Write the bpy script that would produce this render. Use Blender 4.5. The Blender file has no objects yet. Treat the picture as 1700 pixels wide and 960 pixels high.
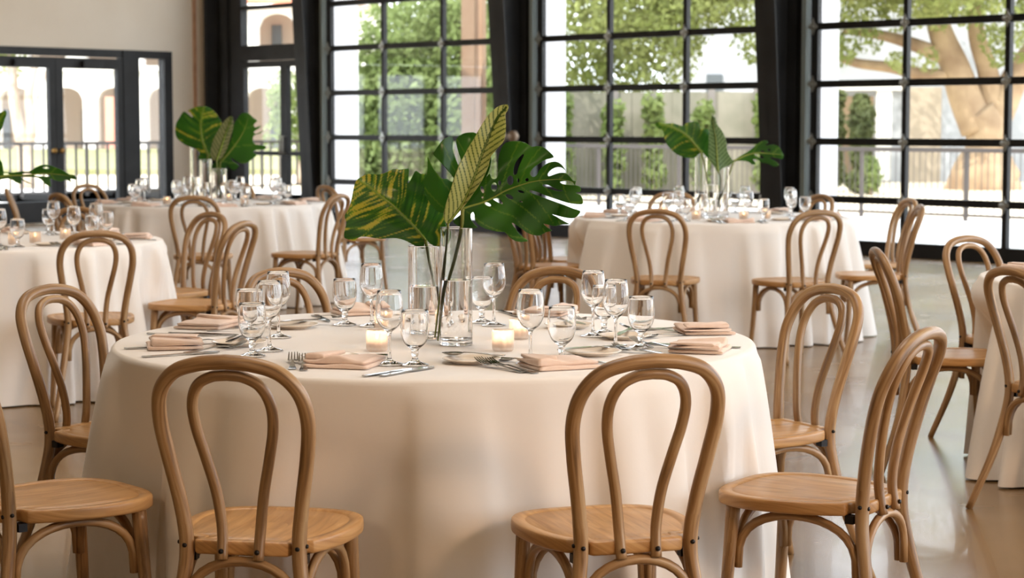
import bpy, bmesh, math, random
from mathutils import Vector, Matrix, noise, geometry
R = math.radians
PI = math.pi
# ------------------------------------------------------------------ camera, sky, sun, exposure
F, PITCH, EYE = 3300.0, math.atan(275/3300), 1.377
scene = bpy.context.scene
C = scene.collection
cam_d = bpy.data.cameras.new('camera'); cam = bpy.data.objects.new('camera', cam_d); C.objects.link(cam)
cam.location = (0, 0, EYE); cam.rotation_euler = (PI/2 - PITCH, 0, 0)
cam_d.sensor_width = 36; cam_d.lens = F/1700*36; cam_d.clip_end = 400
cam_d.dof.use_dof = True; cam_d.dof.focus_distance = 5.1; cam_d.dof.aperture_fstop = 7.0
scene.camera = cam
W = bpy.data.worlds.new('sky'); scene.world = W; W.use_nodes = True
bg = W.node_tree.nodes['Background']; bg.inputs[0].default_value = (.86, .93, 1.0, 1); bg.inputs[1].default_value = 3.9
sun_d = bpy.data.lights.new('sun', 'SUN'); sun = bpy.data.objects.new('sun', sun_d); C.objects.link(sun)
sun_d.energy = 4.5; sun_d.angle = R(.6); sun_d.color = (1, .95, .86)
sun.rotation_euler = Vector((.42, .62, -.85)).to_track_quat('-Z', 'Y').to_euler()
def fill_light(loc, aim, size, power, col):  # added area light that fills the hall; stands for no visible fixture
    d = bpy.data.lights.new('added_fill', 'AREA'); o = bpy.data.objects.new('added_fill', d); C.objects.link(o)
    d.shape = 'DISK'; d.size = size; d.energy = power; d.color = col
    o.location = loc; o.rotation_euler = (Vector(aim) - Vector(loc)).to_track_quat('-Z', 'Y').to_euler()
fill_light((4.6, .2, 3.3), (0, 5.4, .6), .9, 105, (1, .64, .38))  # warm fill added from behind the camera side
fill_light((-2.8, -2.4, 3.8), (-.6, 6, .5), 1.0, 35, (1, .74, .50))
fill_light((1.2, 5.0, 4.7), (1.0, 7.5, 0), 1.6, 18, (1, .76, .54))
fill_light((-2.2, 9.0, 4.7), (-2.0, 11.5, 0), 1.6, 25, (1, .74, .50))
fill_light((-3.2, 20, 4.7), (-6.5, 27, 2.2), 1.2, 60, (1, .78, .56))
fill_light((-.2, 6.2, 6.3), (-.2, 6.0, 0), 2.6, 85, (1, .93, .85))  # overhead fill added to brighten the table tops, here and below
fill_light((1.3, 12.5, 6.3), (1.3, 13, 0), 2.6, 40, (1, .95, .9))
fill_light((-2.6, 12.5, 6.3), (-2.6, 12.8, 0), 2.6, 50, (1, .94, .88))
vs = scene.view_settings
vs.view_transform = 'Standard'; vs.look = 'None'; vs.gamma = 1; vs.use_curve_mapping = False; vs.exposure = .38
cy = scene.cycles
cy.use_denoising = True; cy.max_bounces = 28; cy.transmission_bounces = 28; cy.transparent_max_bounces = 24
cy.diffuse_bounces = 4; cy.glossy_bounces = 6; cy.sample_clamp_indirect = 6; cy.caustics_reflective = False; cy.caustics_refractive = False

# ------------------------------------------------------------------ helpers
def ray(px, py):
    a = (px-850)/F; b = -(py-480)/F
    return Vector((a, math.cos(PITCH)+b*math.sin(PITCH), -math.sin(PITCH)+b*math.cos(PITCH)))
def at_z(px, py, z):
    v = ray(px, py); t = (z-EYE)/v.z; return Vector((v.x*t, v.y*t, z))
def at_y(px, py, Y):
    v = ray(px, py); t = Y/v.y; return Vector((v.x*t, Y, EYE+v.z*t))
def px_of(p):
    y, z = p[1], p[2]-EYE
    return 850+F*p[0]/max(.1, y*math.cos(PITCH)-z*math.sin(PITCH))
def obj(name, mesh, mat=None, parent=None, smooth=False):
    if isinstance(mesh, MB): mesh = mesh.mesh(name, smooth)
    o = bpy.data.objects.new(name, mesh); C.objects.link(o)
    if mat and not mesh.materials: mesh.materials.append(mat)
    if parent: o.parent = parent
    return o
def empty(name, loc=(0, 0, 0), rz=0):
    o = bpy.data.objects.new(name, None); C.objects.link(o); o.location = loc; o.rotation_euler = (0, 0, rz)
    o.empty_display_size = .05; return o
def tag(o, label=None, cat=None, group=None, kind=None):
    if label: o['label'] = label
    if cat: o['category'] = cat
    if group: o['group'] = group
    if kind: o['kind'] = kind
    return o
def struct(o): o['kind'] = 'structure'; return o
KIDS = {}
def kids(o):
    return [c for c in KIDS.get(o.name, [])] if o.name in KIDS else [c for c in C.objects if c.parent == o]
def dup(root, loc, rz=0, tilt=None, scale=None):
    if root.name not in KIDS: KIDS[root.name] = [(c, [g for g in C.objects if g.parent == c]) for c in C.objects if c.parent == root]
    r = root.copy(); C.objects.link(r); r.location = loc; r.rotation_euler = tilt if tilt else (0, 0, rz)
    if scale: r.scale = scale
    for c0, gs in KIDS[root.name]:
        c = c0.copy(); C.objects.link(c); c.parent = r
        for g0 in gs:
            g = g0.copy(); C.objects.link(g); g.parent = c
    return r
def kill(root):
    for c0, gs in KIDS.get(root.name, []):
        for g in gs: bpy.data.objects.remove(g)
        bpy.data.objects.remove(c0)
    bpy.data.objects.remove(root)
def crom(pts, n=8, closed=False):
    P = [Vector(p) for p in pts]; out = []; m = len(P)
    rng = range(m) if closed else range(m-1)
    for i in rng:
        if closed: a, b, c, d = P[i-1], P[i], P[(i+1) % m], P[(i+2) % m]
        else:
            b, c = P[i], P[i+1]; a = P[i-1] if i else 2*b-c; d = P[i+2] if i+2 < m else 2*c-b
        for k in range(n):
            t = k/n
            out.append(.5*(2*b+(c-a)*t+(2*a-5*b+4*c-d)*t*t+(3*b-a-3*c+d)*t**3))
    if not closed: out.append(P[-1])
    return out
class MB:
    def __init__(s): s.v = []; s.f = []; s.uv = {}
    def add(s, vs, fs, uvs=None):
        o = len(s.v); s.v += [tuple(v) for v in vs]
        for i, f in enumerate(fs):
            if uvs: s.uv[len(s.f)] = uvs[i]
            s.f.append([k+o for k in f])
    def box(s, c, d, M=None, rz=0):
        c = Vector(c); x, y, z = d[0]/2, d[1]/2, d[2]/2
        M = M or Matrix.Rotation(rz, 3, 'Z')
        vs = [c + M @ Vector((a*x, b*y, e*z)) for a in (-1, 1) for b in (-1, 1) for e in (-1, 1)]
        s.add(vs, [(0, 1, 3, 2), (4, 6, 7, 5), (0, 4, 5, 1), (2, 3, 7, 6), (0, 2, 6, 4), (1, 5, 7, 3)])
    def hexa(s, a, b):   # two quads of 4 points each
        s.add(list(a)+list(b), [(3, 2, 1, 0), (4, 5, 6, 7), (0, 1, 5, 4), (1, 2, 6, 5), (2, 3, 7, 6), (3, 0, 4, 7)])
    def tube(s, pts, rad, n=10, flat=1.0, cap=True, up=None):
        P = [Vector(p) for p in pts]; m = len(P)
        if not hasattr(rad, '__len__'): rad = [rad]*m
        T = [(P[min(i+1, m-1)]-P[max(i-1, 0)]).normalized() for i in range(m)]
        u = Vector(up) if up else (Vector((0, 0, 1)) if abs(T[0].z) < .9 else Vector((0, 1, 0)))
        vs = []; L = 0; Ls = []
        for i in range(m):
            if i: L += (P[i]-P[i-1]).length
            Ls.append(L)
            a = (u - T[i]*u.dot(T[i])).normalized(); b = T[i].cross(a); u = a
            for k in range(n):
                an = 2*PI*k/n; vs.append(P[i]+(a*math.cos(an)+b*math.sin(an)*flat)*rad[i])
        fs = []; uv = []
        for i in range(m-1):
            for k in range(n):
                k2 = (k+1) % n
                fs.append((i*n+k, i*n+k2, (i+1)*n+k2, (i+1)*n+k))
                w = rad[i]*6.28/n
                uv.append(((k*w, Ls[i]), ((k+1)*w, Ls[i]), ((k+1)*w, Ls[i+1]), (k*w, Ls[i+1])))
        if cap:
            fs.append(tuple(range(n))[::-1]); uv.append(tuple((0, 0) for _ in range(n)))
            fs.append(tuple((m-1)*n+k for k in range(n))); uv.append(tuple((0, 0) for _ in range(n)))
        s.add(vs, fs, uv)
    def lathe(s, prof, n=24, c=(0, 0, 0), flute=None):
        vs = []; fs = []; m = len(prof)
        for r, z in prof:
            for k in range(n):
                an = 2*PI*k/n; q = r*(1+(flute(an, z) if flute else 0))
                vs.append((c[0]+q*math.cos(an), c[1]+q*math.sin(an), c[2]+z))
        for i in range(m-1):
            for k in range(n):
                k2 = (k+1) % n; fs.append((i*n+k, i*n+k2, (i+1)*n+k2, (i+1)*n+k))
        if prof[0][0] > 1e-6: fs.append(tuple(range(n))[::-1])
        if prof[-1][0] > 1e-6: fs.append(tuple((m-1)*n+k for k in range(n)))
        s.add(vs, fs)
    def mesh(s, name, smooth=False):
        me = bpy.data.meshes.new(name); me.from_pydata(s.v, [], s.f)
        if s.uv:
            l = me.uv_layers.new(name='UVMap')
            for p in me.polygons:
                q = s.uv.get(p.index)
                if q:
                    for li, c in zip(p.loop_indices, q): l.data[li].uv = c
        me.validate(); bm = bmesh.new(); bm.from_mesh(me); bmesh.ops.remove_doubles(bm, verts=bm.verts, dist=1e-6); bm.to_mesh(me); bm.free()
        if smooth: me.shade_smooth()
        me.update(); return me

# ------------------------------------------------------------------ materials
def lin(h):
    if isinstance(h, str): c = [int(h[i:i+2], 16)/255 for i in (0, 2, 4)]
    else: c = [x/255 for x in h]
    return tuple(x/12.92 if x <= .04045 else ((x+.055)/1.055)**2.4 for x in c)+(1,)
def mat(name, col, rough=.5, metal=0, spec=.5, noise_s=0, col2=None, bump=0, bump_s=50, coat=0, detail=4, sheen=0):
    m = bpy.data.materials.new(name); m.use_nodes = True; N = m.node_tree.nodes; L = m.node_tree.links
    p = N['Principled BSDF']; p.inputs['Base Color'].default_value = lin(col); p.inputs['Roughness'].default_value = rough
    p.inputs['Metallic'].default_value = metal; p.inputs['Specular IOR Level'].default_value = spec
    p.inputs['Coat Weight'].default_value = coat; p.inputs['Sheen Weight'].default_value = sheen
    tc = N.new('ShaderNodeTexCoord')
    if noise_s:
        t = N.new('ShaderNodeTexNoise'); t.inputs['Scale'].default_value = noise_s; t.inputs['Detail'].default_value = detail
        L.new(tc.outputs['Object'], t.inputs['Vector'])
        r = N.new('ShaderNodeValToRGB'); r.color_ramp.elements[0].position = .35; r.color_ramp.elements[1].position = .65
        r.color_ramp.elements[0].color = lin(col); r.color_ramp.elements[1].color = lin(col2 or col)
        L.new(t.outputs['Fac'], r.inputs[0]); L.new(r.outputs[0], p.inputs['Base Color'])
    if bump:
        t = N.new('ShaderNodeTexNoise'); t.inputs['Scale'].default_value = bump_s; t.inputs['Detail'].default_value = 5
        L.new(tc.outputs['Object'], t.inputs['Vector'])
        b = N.new('ShaderNodeBump'); b.inputs['Strength'].default_value = bump; b.inputs['Distance'].default_value = .01
        L.new(t.outputs['Fac'], b.inputs['Height']); L.new(b.outputs[0], p.inputs['Normal'])
    return m
def wood_mat(name, c1, c2, c3):
    m = mat(name, c1, rough=.36, spec=.5); N = m.node_tree.nodes; L = m.node_tree.links; p = N['Principled BSDF']
    uv = N.new('ShaderNodeUVMap'); mp = N.new('ShaderNodeMapping'); mp.inputs['Scale'].default_value = (90, 5, 1)
    oi = N.new('ShaderNodeObjectInfo'); ad = N.new('ShaderNodeVectorMath'); ad.operation = 'ADD'
    L.new(uv.outputs[0], mp.inputs['Vector']); L.new(mp.outputs[0], ad.inputs[0]); 
    sc = N.new('ShaderNodeMath'); sc.operation = 'MULTIPLY'; sc.inputs[1].default_value = 37; L.new(oi.outputs['Random'], sc.inputs[0]); L.new(sc.outputs[0], ad.inputs[1])
    n1 = N.new('ShaderNodeTexNoise'); n1.inputs['Scale'].default_value = 1; n1.inputs['Detail'].default_value = 5; n1.inputs['Distortion'].default_value = .6
    L.new(ad.outputs[0], n1.inputs['Vector'])
    r = N.new('ShaderNodeValToRGB'); e = r.color_ramp.elements
    e[0].position = .30; e[0].color = lin(c2); e[1].position = .70; e[1].color = lin(c3); q = e.new(.5); q.color = lin(c1)
    L.new(n1.outputs['Fac'], r.inputs[0])
    hv = N.new('ShaderNodeHueSaturation'); mr = N.new('ShaderNodeMapRange'); mr.inputs['To Min'].default_value = .88; mr.inputs['To Max'].default_value = 1.08
    L.new(oi.outputs['Random'], mr.inputs[0]); L.new(mr.outputs[0], hv.inputs['Value']); L.new(r.outputs[0], hv.inputs['Color'])
    L.new(hv.outputs[0], p.inputs['Base Color'])
    b = N.new('ShaderNodeBump'); b.inputs['Strength'].default_value = .12; b.inputs['Distance'].default_value = .003
    L.new(n1.outputs['Fac'], b.inputs['Height']); L.new(b.outputs[0], p.inputs['Normal'])
    return m
M = {}
M['wood'] = wood_mat('bentwood', 'a07c54', '735638', 'b89a72')
M['seatwood'] = wood_mat('seat_wood', 'bb8e5a', 'a37747', 'cba06b')
M['bolt'] = mat('bolt', '2c2a2a', .4, .8)
M['black'] = mat('black_steel', '161718', .6, 0, .4, 3, '232426')
M['frame'] = mat('black_frame', '141516', .5, 0, .35)
M['galv'] = mat('galvanised', '9a9c98', .38, .75, .5, 60, 'b8bab4')
M['track'] = mat('track_metal', 'a4b2b2', .4, .5)
M['plaster'] = mat('plaster', 'd8cfc0', .85, 0, .2, 1.2, 'dcd4c6', .05, 120)
M['brown'] = mat('brown_timber', 'c09a7e', .7, 0, .3, 6, 'ae886c')
M['darktable'] = mat('table_board', '8a6d4c', .6)
M['china'] = mat('china', 'f1e6d8', .18, 0, .5)
M['napkin'] = mat('napkin_cloth', 'ecd5c6', .9, 0, .1, 40, 'e6cdbc', .15, 500, sheen=.3)
M['steel'] = mat('cutlery_steel', 'a9a9a6', .12, 1)
M['wax'] = mat('wax', 'f6e6d2', .5)
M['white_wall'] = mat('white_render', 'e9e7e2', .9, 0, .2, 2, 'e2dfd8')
M['white_pier'] = mat('white_pier', 'eeecee', .8, 0, .2)
M['terrace'] = mat('terrace', 'd6d4d2', .85, 0, .2, 1.5, 'cccac6')
M['ground'] = mat('sand_path', 'd8cbb6', .95, 0, .1, .7, 'cdbda2')
M['grass'] = mat('lawn', '7c805c', .95, 0, .1, 4, '8f8c6c', .5, 30)
M['rail'] = mat('railing_metal', '4b4542', .5, .2)
M['fence'] = mat('fence_boards', '878376', .85, 0, .2, 1.2, '6f6e60')
M['bluewall'] = mat('pale_blue_wall', 'a3a6aa', .9, 0, .2, .8, '9b9ea2')
M['tile'] = mat('roof_tile', 'c98a70', .9, 0, .2, 3, 'b87860')
M['winglass'] = mat('dark_window', '50565a', .2)
M['pink'] = mat('pink_plaster', 'd4937f', .9)
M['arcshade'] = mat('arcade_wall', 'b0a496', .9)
M['bark'] = mat('fig_bark', '86705a', .9, 0, .2, 1.6, 'aa9478', .6, 9)
M['bark2'] = mat('grey_bark', 'b5a594', .9, 0, .2, 2, '988877', .5, 9)
M['timber'] = mat('timber_post', '86705c', .8, 0, .25, 3, '7d6450')
M['timber2'] = mat('timber_post_pale', 'b89c84', .8, 0, .25, 3, 'ac8e76')
M['stem'] = mat('leaf_stem', '6d7a34', .4, 0, .5, 30, '83883c')

def cloth_mat():
    m = mat('table_linen', 'efebe6', .72, 0, .3, sheen=.35, bump=.25, bump_s=6); m.node_tree.nodes['Principled BSDF'].inputs['Sheen Roughness'].default_value = .4
    return m
M['linen'] = cloth_mat()
def floor_mat():
    m = mat('polished_concrete', '7d6451', .2, 0, .7, coat=.15); N = m.node_tree.nodes; L = m.node_tree.links; p = N['Principled BSDF']
    g = N.new('ShaderNodeNewGeometry')
    n1 = N.new('ShaderNodeTexNoise'); n1.inputs['Scale'].default_value = .8; n1.inputs['Detail'].default_value = 5; n1.inputs['Roughness'].default_value = .5; n1.inputs['Distortion'].default_value = .5
    L.new(g.outputs['Position'], n1.inputs['Vector'])
    r = N.new('ShaderNodeValToRGB'); e = r.color_ramp.elements; e[0].position = .32; e[0].color = lin('745938'); e[1].position = .7; e[1].color = lin('94794f'); q = e.new(.5); q.color = lin('846844')
    L.new(n1.outputs['Fac'], r.inputs[0])
    br = N.new('ShaderNodeTexBrick'); br.offset = 0; br.inputs['Color1'].default_value = (1, 1, 1, 1); br.inputs['Color2'].default_value = (1, 1, 1, 1); br.inputs['Mortar'].default_value = (.35, .35, .35, 1)
    br.inputs['Scale'].default_value = 1; br.inputs['Mortar Size'].default_value = .007; br.inputs['Brick Width'].default_value = 2.4; br.inputs['Row Height'].default_value = 2.4
    mp = N.new('ShaderNodeMapping'); mp.inputs['Rotation'].default_value = (0, 0, R(47.5)); mp.inputs['Location'].default_value = (.4, .35, 0)
    L.new(g.outputs['Position'], mp.inputs['Vector']); L.new(mp.outputs[0], br.inputs['Vector'])
    mx = N.new('ShaderNodeMix'); mx.data_type = 'RGBA'; mx.blend_type = 'MULTIPLY'; mx.inputs[0].default_value = 1
    L.new(r.outputs[0], mx.inputs[6]); L.new(br.outputs['Color'], mx.inputs[7]); L.new(mx.outputs[2], p.inputs['Base Color'])
    n2 = N.new('ShaderNodeTexNoise'); n2.inputs['Scale'].default_value = 2.5; n2.inputs['Detail'].default_value = 2; L.new(g.outputs['Position'], n2.inputs['Vector'])
    mr = N.new('ShaderNodeMapRange'); mr.inputs['To Min'].default_value = .17; mr.inputs['To Max'].default_value = .33; L.new(n2.outputs['Fac'], mr.inputs[0]); L.new(mr.outputs[0], p.inputs['Roughness'])
    b = N.new('ShaderNodeBump'); b.inputs['Strength'].default_value = .015; b.inputs['Distance'].default_value = .01; L.new(n2.outputs['Fac'], b.inputs['Height']); L.new(b.outputs[0], p.inputs['Normal'])
    return m
M['floor'] = floor_mat()
def glass_mat(name, ior=1.45, rough=0, col=(1, 1, 1, 1)):
    m = bpy.data.materials.new(name); m.use_nodes = True; N = m.node_tree.nodes; L = m.node_tree.links
    N.remove(N['Principled BSDF']); g = N.new('ShaderNodeBsdfGlass'); g.inputs['IOR'].default_value = ior; g.inputs['Roughness'].default_value = rough; g.inputs['Color'].default_value = col
    L.new(g.outputs[0], N['Material Output'].inputs['Surface']); return m
def thin_mat(name, spec=.08, tint=(1, 1, 1, 1), trans=1.0):
    m = bpy.data.materials.new(name); m.use_nodes = True; N = m.node_tree.nodes; L = m.node_tree.links
    N.remove(N['Principled BSDF']); t = N.new('ShaderNodeBsdfTransparent'); t.inputs[0].default_value = tint
    g = N.new('ShaderNodeBsdfGlossy'); g.inputs['Roughness'].default_value = .03
    lw_ = N.new('ShaderNodeLayerWeight'); lw_.inputs[0].default_value = .5; pw = N.new('ShaderNodeMath'); pw.operation = 'POWER'; pw.inputs[1].default_value = 4; L.new(lw_.outputs['Facing'], pw.inputs[0])
    fr = N.new('ShaderNodeMath'); fr.operation = 'MULTIPLY_ADD'; fr.inputs[1].default_value = .5; fr.inputs[2].default_value = .03; L.new(pw.outputs[0], fr.inputs[0])
    mx = N.new('ShaderNodeMixShader'); L.new(fr.outputs[0], mx.inputs[0]); L.new(t.outputs[0], mx.inputs[1]); L.new(g.outputs[0], mx.inputs[2])
    L.new(mx.outputs[0], N['Material Output'].inputs['Surface']); return m
M['glass'] = glass_mat('drinking_glass', 1.47); M['water'] = glass_mat('water', 1.33); M['pane'] = thin_mat('window_glass')
def votive_mat():
    m = bpy.data.materials.new('frosted_votive'); m.use_nodes = True; N = m.node_tree.nodes; L = m.node_tree.links; N.remove(N['Principled BSDF'])
    a = N.new('ShaderNodeBsdfTransparent'); a.inputs[0].default_value = (1, .95, .9, 1)
    b = N.new('ShaderNodeBsdfTranslucent'); b.inputs[0].default_value = (1, .93, .88, 1); g = N.new('ShaderNodeBsdfGlossy'); g.inputs['Roughness'].default_value = .12
    m1 = N.new('ShaderNodeMixShader'); m1.inputs[0].default_value = .42; m2 = N.new('ShaderNodeMixShader'); m2.inputs[0].default_value = .12
    L.new(a.outputs[0], m1.inputs[1]); L.new(b.outputs[0], m1.inputs[2]); L.new(m1.outputs[0], m2.inputs[1]); L.new(g.outputs[0], m2.inputs[2]); L.new(m2.outputs[0], N['Material Output'].inputs['Surface'])
    return m
M['votive'] = votive_mat()
def emit_mat(name, col, s):
    m = bpy.data.materials.new(name); m.use_nodes = True; p = m.node_tree.nodes['Principled BSDF']
    p.inputs['Base Color'].default_value = col; p.inputs['Emission Color'].default_value = col; p.inputs['Emission Strength'].default_value = s; return m
M['flame'] = emit_mat('flame', (1, .66, .32, 1), 14)
def leaf_mat(name, rough=.32, transl=.35):
    m = mat(name, '305020', rough, 0, .5); N = m.node_tree.nodes; L = m.node_tree.links; p = N['Principled BSDF']
    a = N.new('ShaderNodeVertexColor'); a.layer_name = 'Col'; L.new(a.outputs[0], p.inputs['Base Color'])
    t = N.new('ShaderNodeBsdfTranslucent'); hs = N.new('ShaderNodeHueSaturation'); hs.inputs['Hue'].default_value = .485; hs.inputs['Saturation'].default_value = 1.1; hs.inputs['Value'].default_value = 1.7
    L.new(a.outputs[0], hs.inputs['Color']); L.new(hs.outputs[0], t.inputs[0])
    mx = N.new('ShaderNodeMixShader'); mx.inputs[0].default_value = transl; L.new(p.outputs[0], mx.inputs[1]); L.new(t.outputs[0], mx.inputs[2]); L.new(mx.outputs[0], N['Material Output'].inputs['Surface'])
    return m
M['leaf'] = leaf_mat('tropical_leaf', .3, .42); 
def foliage_mat(name, c1, c2):
    m = mat(name, c1, .6, 0, .3, .9, c2, detail=6); N = m.node_tree.nodes; L = m.node_tree.links; p = N['Principled BSDF']
    t = N.new('ShaderNodeBsdfTranslucent'); src = p.inputs['Base Color'].links[0].from_socket; L.new(src, t.inputs[0])
    mx = N.new('ShaderNodeMixShader'); mx.inputs[0].default_value = .45; L.new(p.outputs[0], mx.inputs[1]); L.new(t.outputs[0], mx.inputs[2]); L.new(mx.outputs[0], N['Material Output'].inputs['Surface'])
    return m
M['fol'] = foliage_mat('fig_foliage', '707c3c', '9aa266'); M['fol2'] = foliage_mat('hedge_foliage', '66783c', '8a9860'); M['fol3'] = foliage_mat('dark_shrub', '4c5634', '6c7444')

# ------------------------------------------------------------------ the building
PH = R(47.5); P0 = Vector((.319, 24.5, 0)); WD = Vector((math.cos(PH), -math.sin(PH), 0)); WN = Vector((math.sin(PH), math.cos(PH), 0))
U = 1.22; RZW = -PH
def wp(s, n, z): return P0 + WD*s + WN*n + Vector((0, 0, z))
def wbox(mb, s0, s1, n0, n1, z0, z1): mb.box(wp((s0+s1)/2, (n0+n1)/2, (z0+z1)/2), (s1-s0, n1-n0, z1-z0), rz=RZW)
LD = Vector((-.65, -.76, 0)).normalized(); LN = Vector((-LD.y, LD.x, 0)); LN = LN if LN.x < 0 else -LN   # left wall direction and outward normal
CR = P0 + WD*(-7.15); RZL = math.atan2(LD.y, LD.x)
def lp(t, n, z): return CR + LD*t + LN*n + Vector((0, 0, z))
def lbox(mb, t0, t1, n0, n1, z0, z1): mb.box(lp((t0+t1)/2, (n0+n1)/2, (z0+z1)/2), (t1-t0, n1-n0, z1-z0), rz=RZL)
HGT = 6.4
# floor polygon follows the walls
e1 = CR; e2 = lp(26, 0, 0); e3 = Vector((-16, -7, 0)); e4 = Vector((8, -7, 0)); e5 = wp(13.5, 0, 0)
mb = MB(); poly = [e1, e2, e3, e4, e5]; n = len(poly)
mb.add([p+Vector((0, 0, 0)) for p in poly]+[p-Vector((0, 0, .2)) for p in poly], [tuple(range(n))[::-1], tuple(range(n, 2*n))]+[(i, (i+1) % n, n+(i+1) % n, n+i) for i in range(n)])
struct(obj('floor', mb, M['floor']))
mb = MB(); mb.add([p+Vector((0, 0, HGT+.15)) for p in poly]+[p+Vector((0, 0, HGT)) for p in poly], [tuple(range(n))[::-1], tuple(range(n, 2*n))]+[(i, (i+1) % n, n+(i+1) % n, n+i) for i in range(n)])
struct(obj('ceiling', mb, M['plaster']))
for nm_, pa, pb in (('wall_near_left', e2, e3), ('wall_front', e3, e4)):
    mb = MB(); d_ = (pb-pa).normalized(); nn_ = Vector((d_.y, -d_.x, 0))*.2; nn_ = nn_ if nn_.dot(pa-Vector((0, 8, 0))) > 0 else -nn_
    up_ = Vector((0, 0, HGT)); mb.hexa([pa, pb, pb+nn_, pa+nn_], [pa+up_, pb+up_, pb+nn_+up_, pa+nn_+up_]); struct(obj(nm_, mb, M['plaster']))
d_ = (e5-e4).normalized(); L_ = (e5-e4).length; rz_ = math.atan2(d_.y, d_.x); mb = MB(); c_ = (e4+e5)/2      # right wall: header over open glazed bays
mb.box(c_+Vector((.1, 0, 5.9)), (L_, .2, 1.0), rz=rz_); mb.box(e4+d_*2.5+Vector((.1, 0, 2.7)), (5, .2, 5.4), rz=rz_)
for k in range(5): mb.box(e4+d_*(5+(L_-5)*k/4)+Vector((.1, 0, 2.7)), (.5, .2, 5.4), rz=rz_)
struct(obj('wall_right', mb, M['plaster']))
# left wall with the glazed door opening, t .696 .. 6.4, 2.44 high
mb = MB(); T0, T1, DH = .72, 8.2, 2.42
lbox(mb, -.05, T0, 0, .2, 0, HGT); lbox(mb, T0, T1, 0, .2, DH, HGT); lbox(mb, T1, 26, 0, .2, 0, HGT)
struct(obj('wall_left', mb, M['plaster']))
def px_t(px):      # wall coordinate of a pixel column on the left wall
    a = (px-850)/F; return (a*CR.y-CR.x)/(LD.x-a*LD.y)
def px_s(px):
    a = (px-850)/F; return (a*P0.y-P0.x)/(WD.x-a*WD.y)
def pane_obj(parent, fn, rects, nn):
    mb = MB()
    for a, b, z0, z1 in rects: fn(mb, a, b, nn-.006, nn+.006, z0, z1)
    return obj('glass_pane', mb, M['pane'], parent)
# storefront doors on the left wall
t275, t232, t206, t108, t94, t80 = [px_t(x) for x in (275, 232, 206, 108, 94, 80)]
lw = t80-t108; leafw = px_t(108)-px_t(206)
mb = MB()
lbox(mb, T0, t275, -.02, .12, 0, DH); lbox(mb, t275, T1, -.02, .12, DH-.11, DH); lbox(mb, t232, t206, -.04, .12, 0, DH); lbox(mb, t275, t232, -.02, .10, 0, .14)
w0 = struct(obj('door_1', mb, M['black'])); pane_obj(w0, lbox, [(t275, t232, .14, DH-.11)], .04)
def leaf(x0, x1, mname, handle_side, n_):
    mb = MB(); a = .10
    lbox(mb, x0, x0+a, -.03, .05, .01, DH-.13); lbox(mb, x1-a*1.2, x1, -.03, .05, .01, DH-.13)
    lbox(mb, x0+a, x1-a*1.2, -.03, .05, DH-.28, DH-.13); lbox(mb, x0+a, x1-a*1.2, -.03, .05, .01, .30)
    d = struct(obj(mname, mb, M['black'])); pane_obj(d, lbox, [(x0+a, x1-a*1.2, .30, DH-.28)], .01)
    k = MB(); hs = x0+.06 if handle_side == 0 else x1-.06
    k.tube([lp(hs, -.03, 1.0), lp(hs, -.09, 1.0)], [.03, .035], 12); obj('door_knob', k, mat('brass', 'b08a50', .35, .9), d, True)
    k = MB(); lbox(k, (x0+x1)/2-.2, (x0+x1)/2+.15, -.10, -.03, DH-.26, DH-.17); obj('door_closer', k, M['black'], d)
lf = 1.12; xs = t206
for i in range(4):
    w_ = (t94-t206) if i == 0 else lf
    if xs+w_ > T1: break
    leaf(xs+.005, xs+w_-.005, 'door_%d' % (i+2), 1 if i % 2 == 0 else 0, i); xs += w_
mb = MB(); lbox(mb, xs, T1, -.03, .1, 0, DH-.1); struct(obj('trim_1', mb, M['black']))
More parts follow.
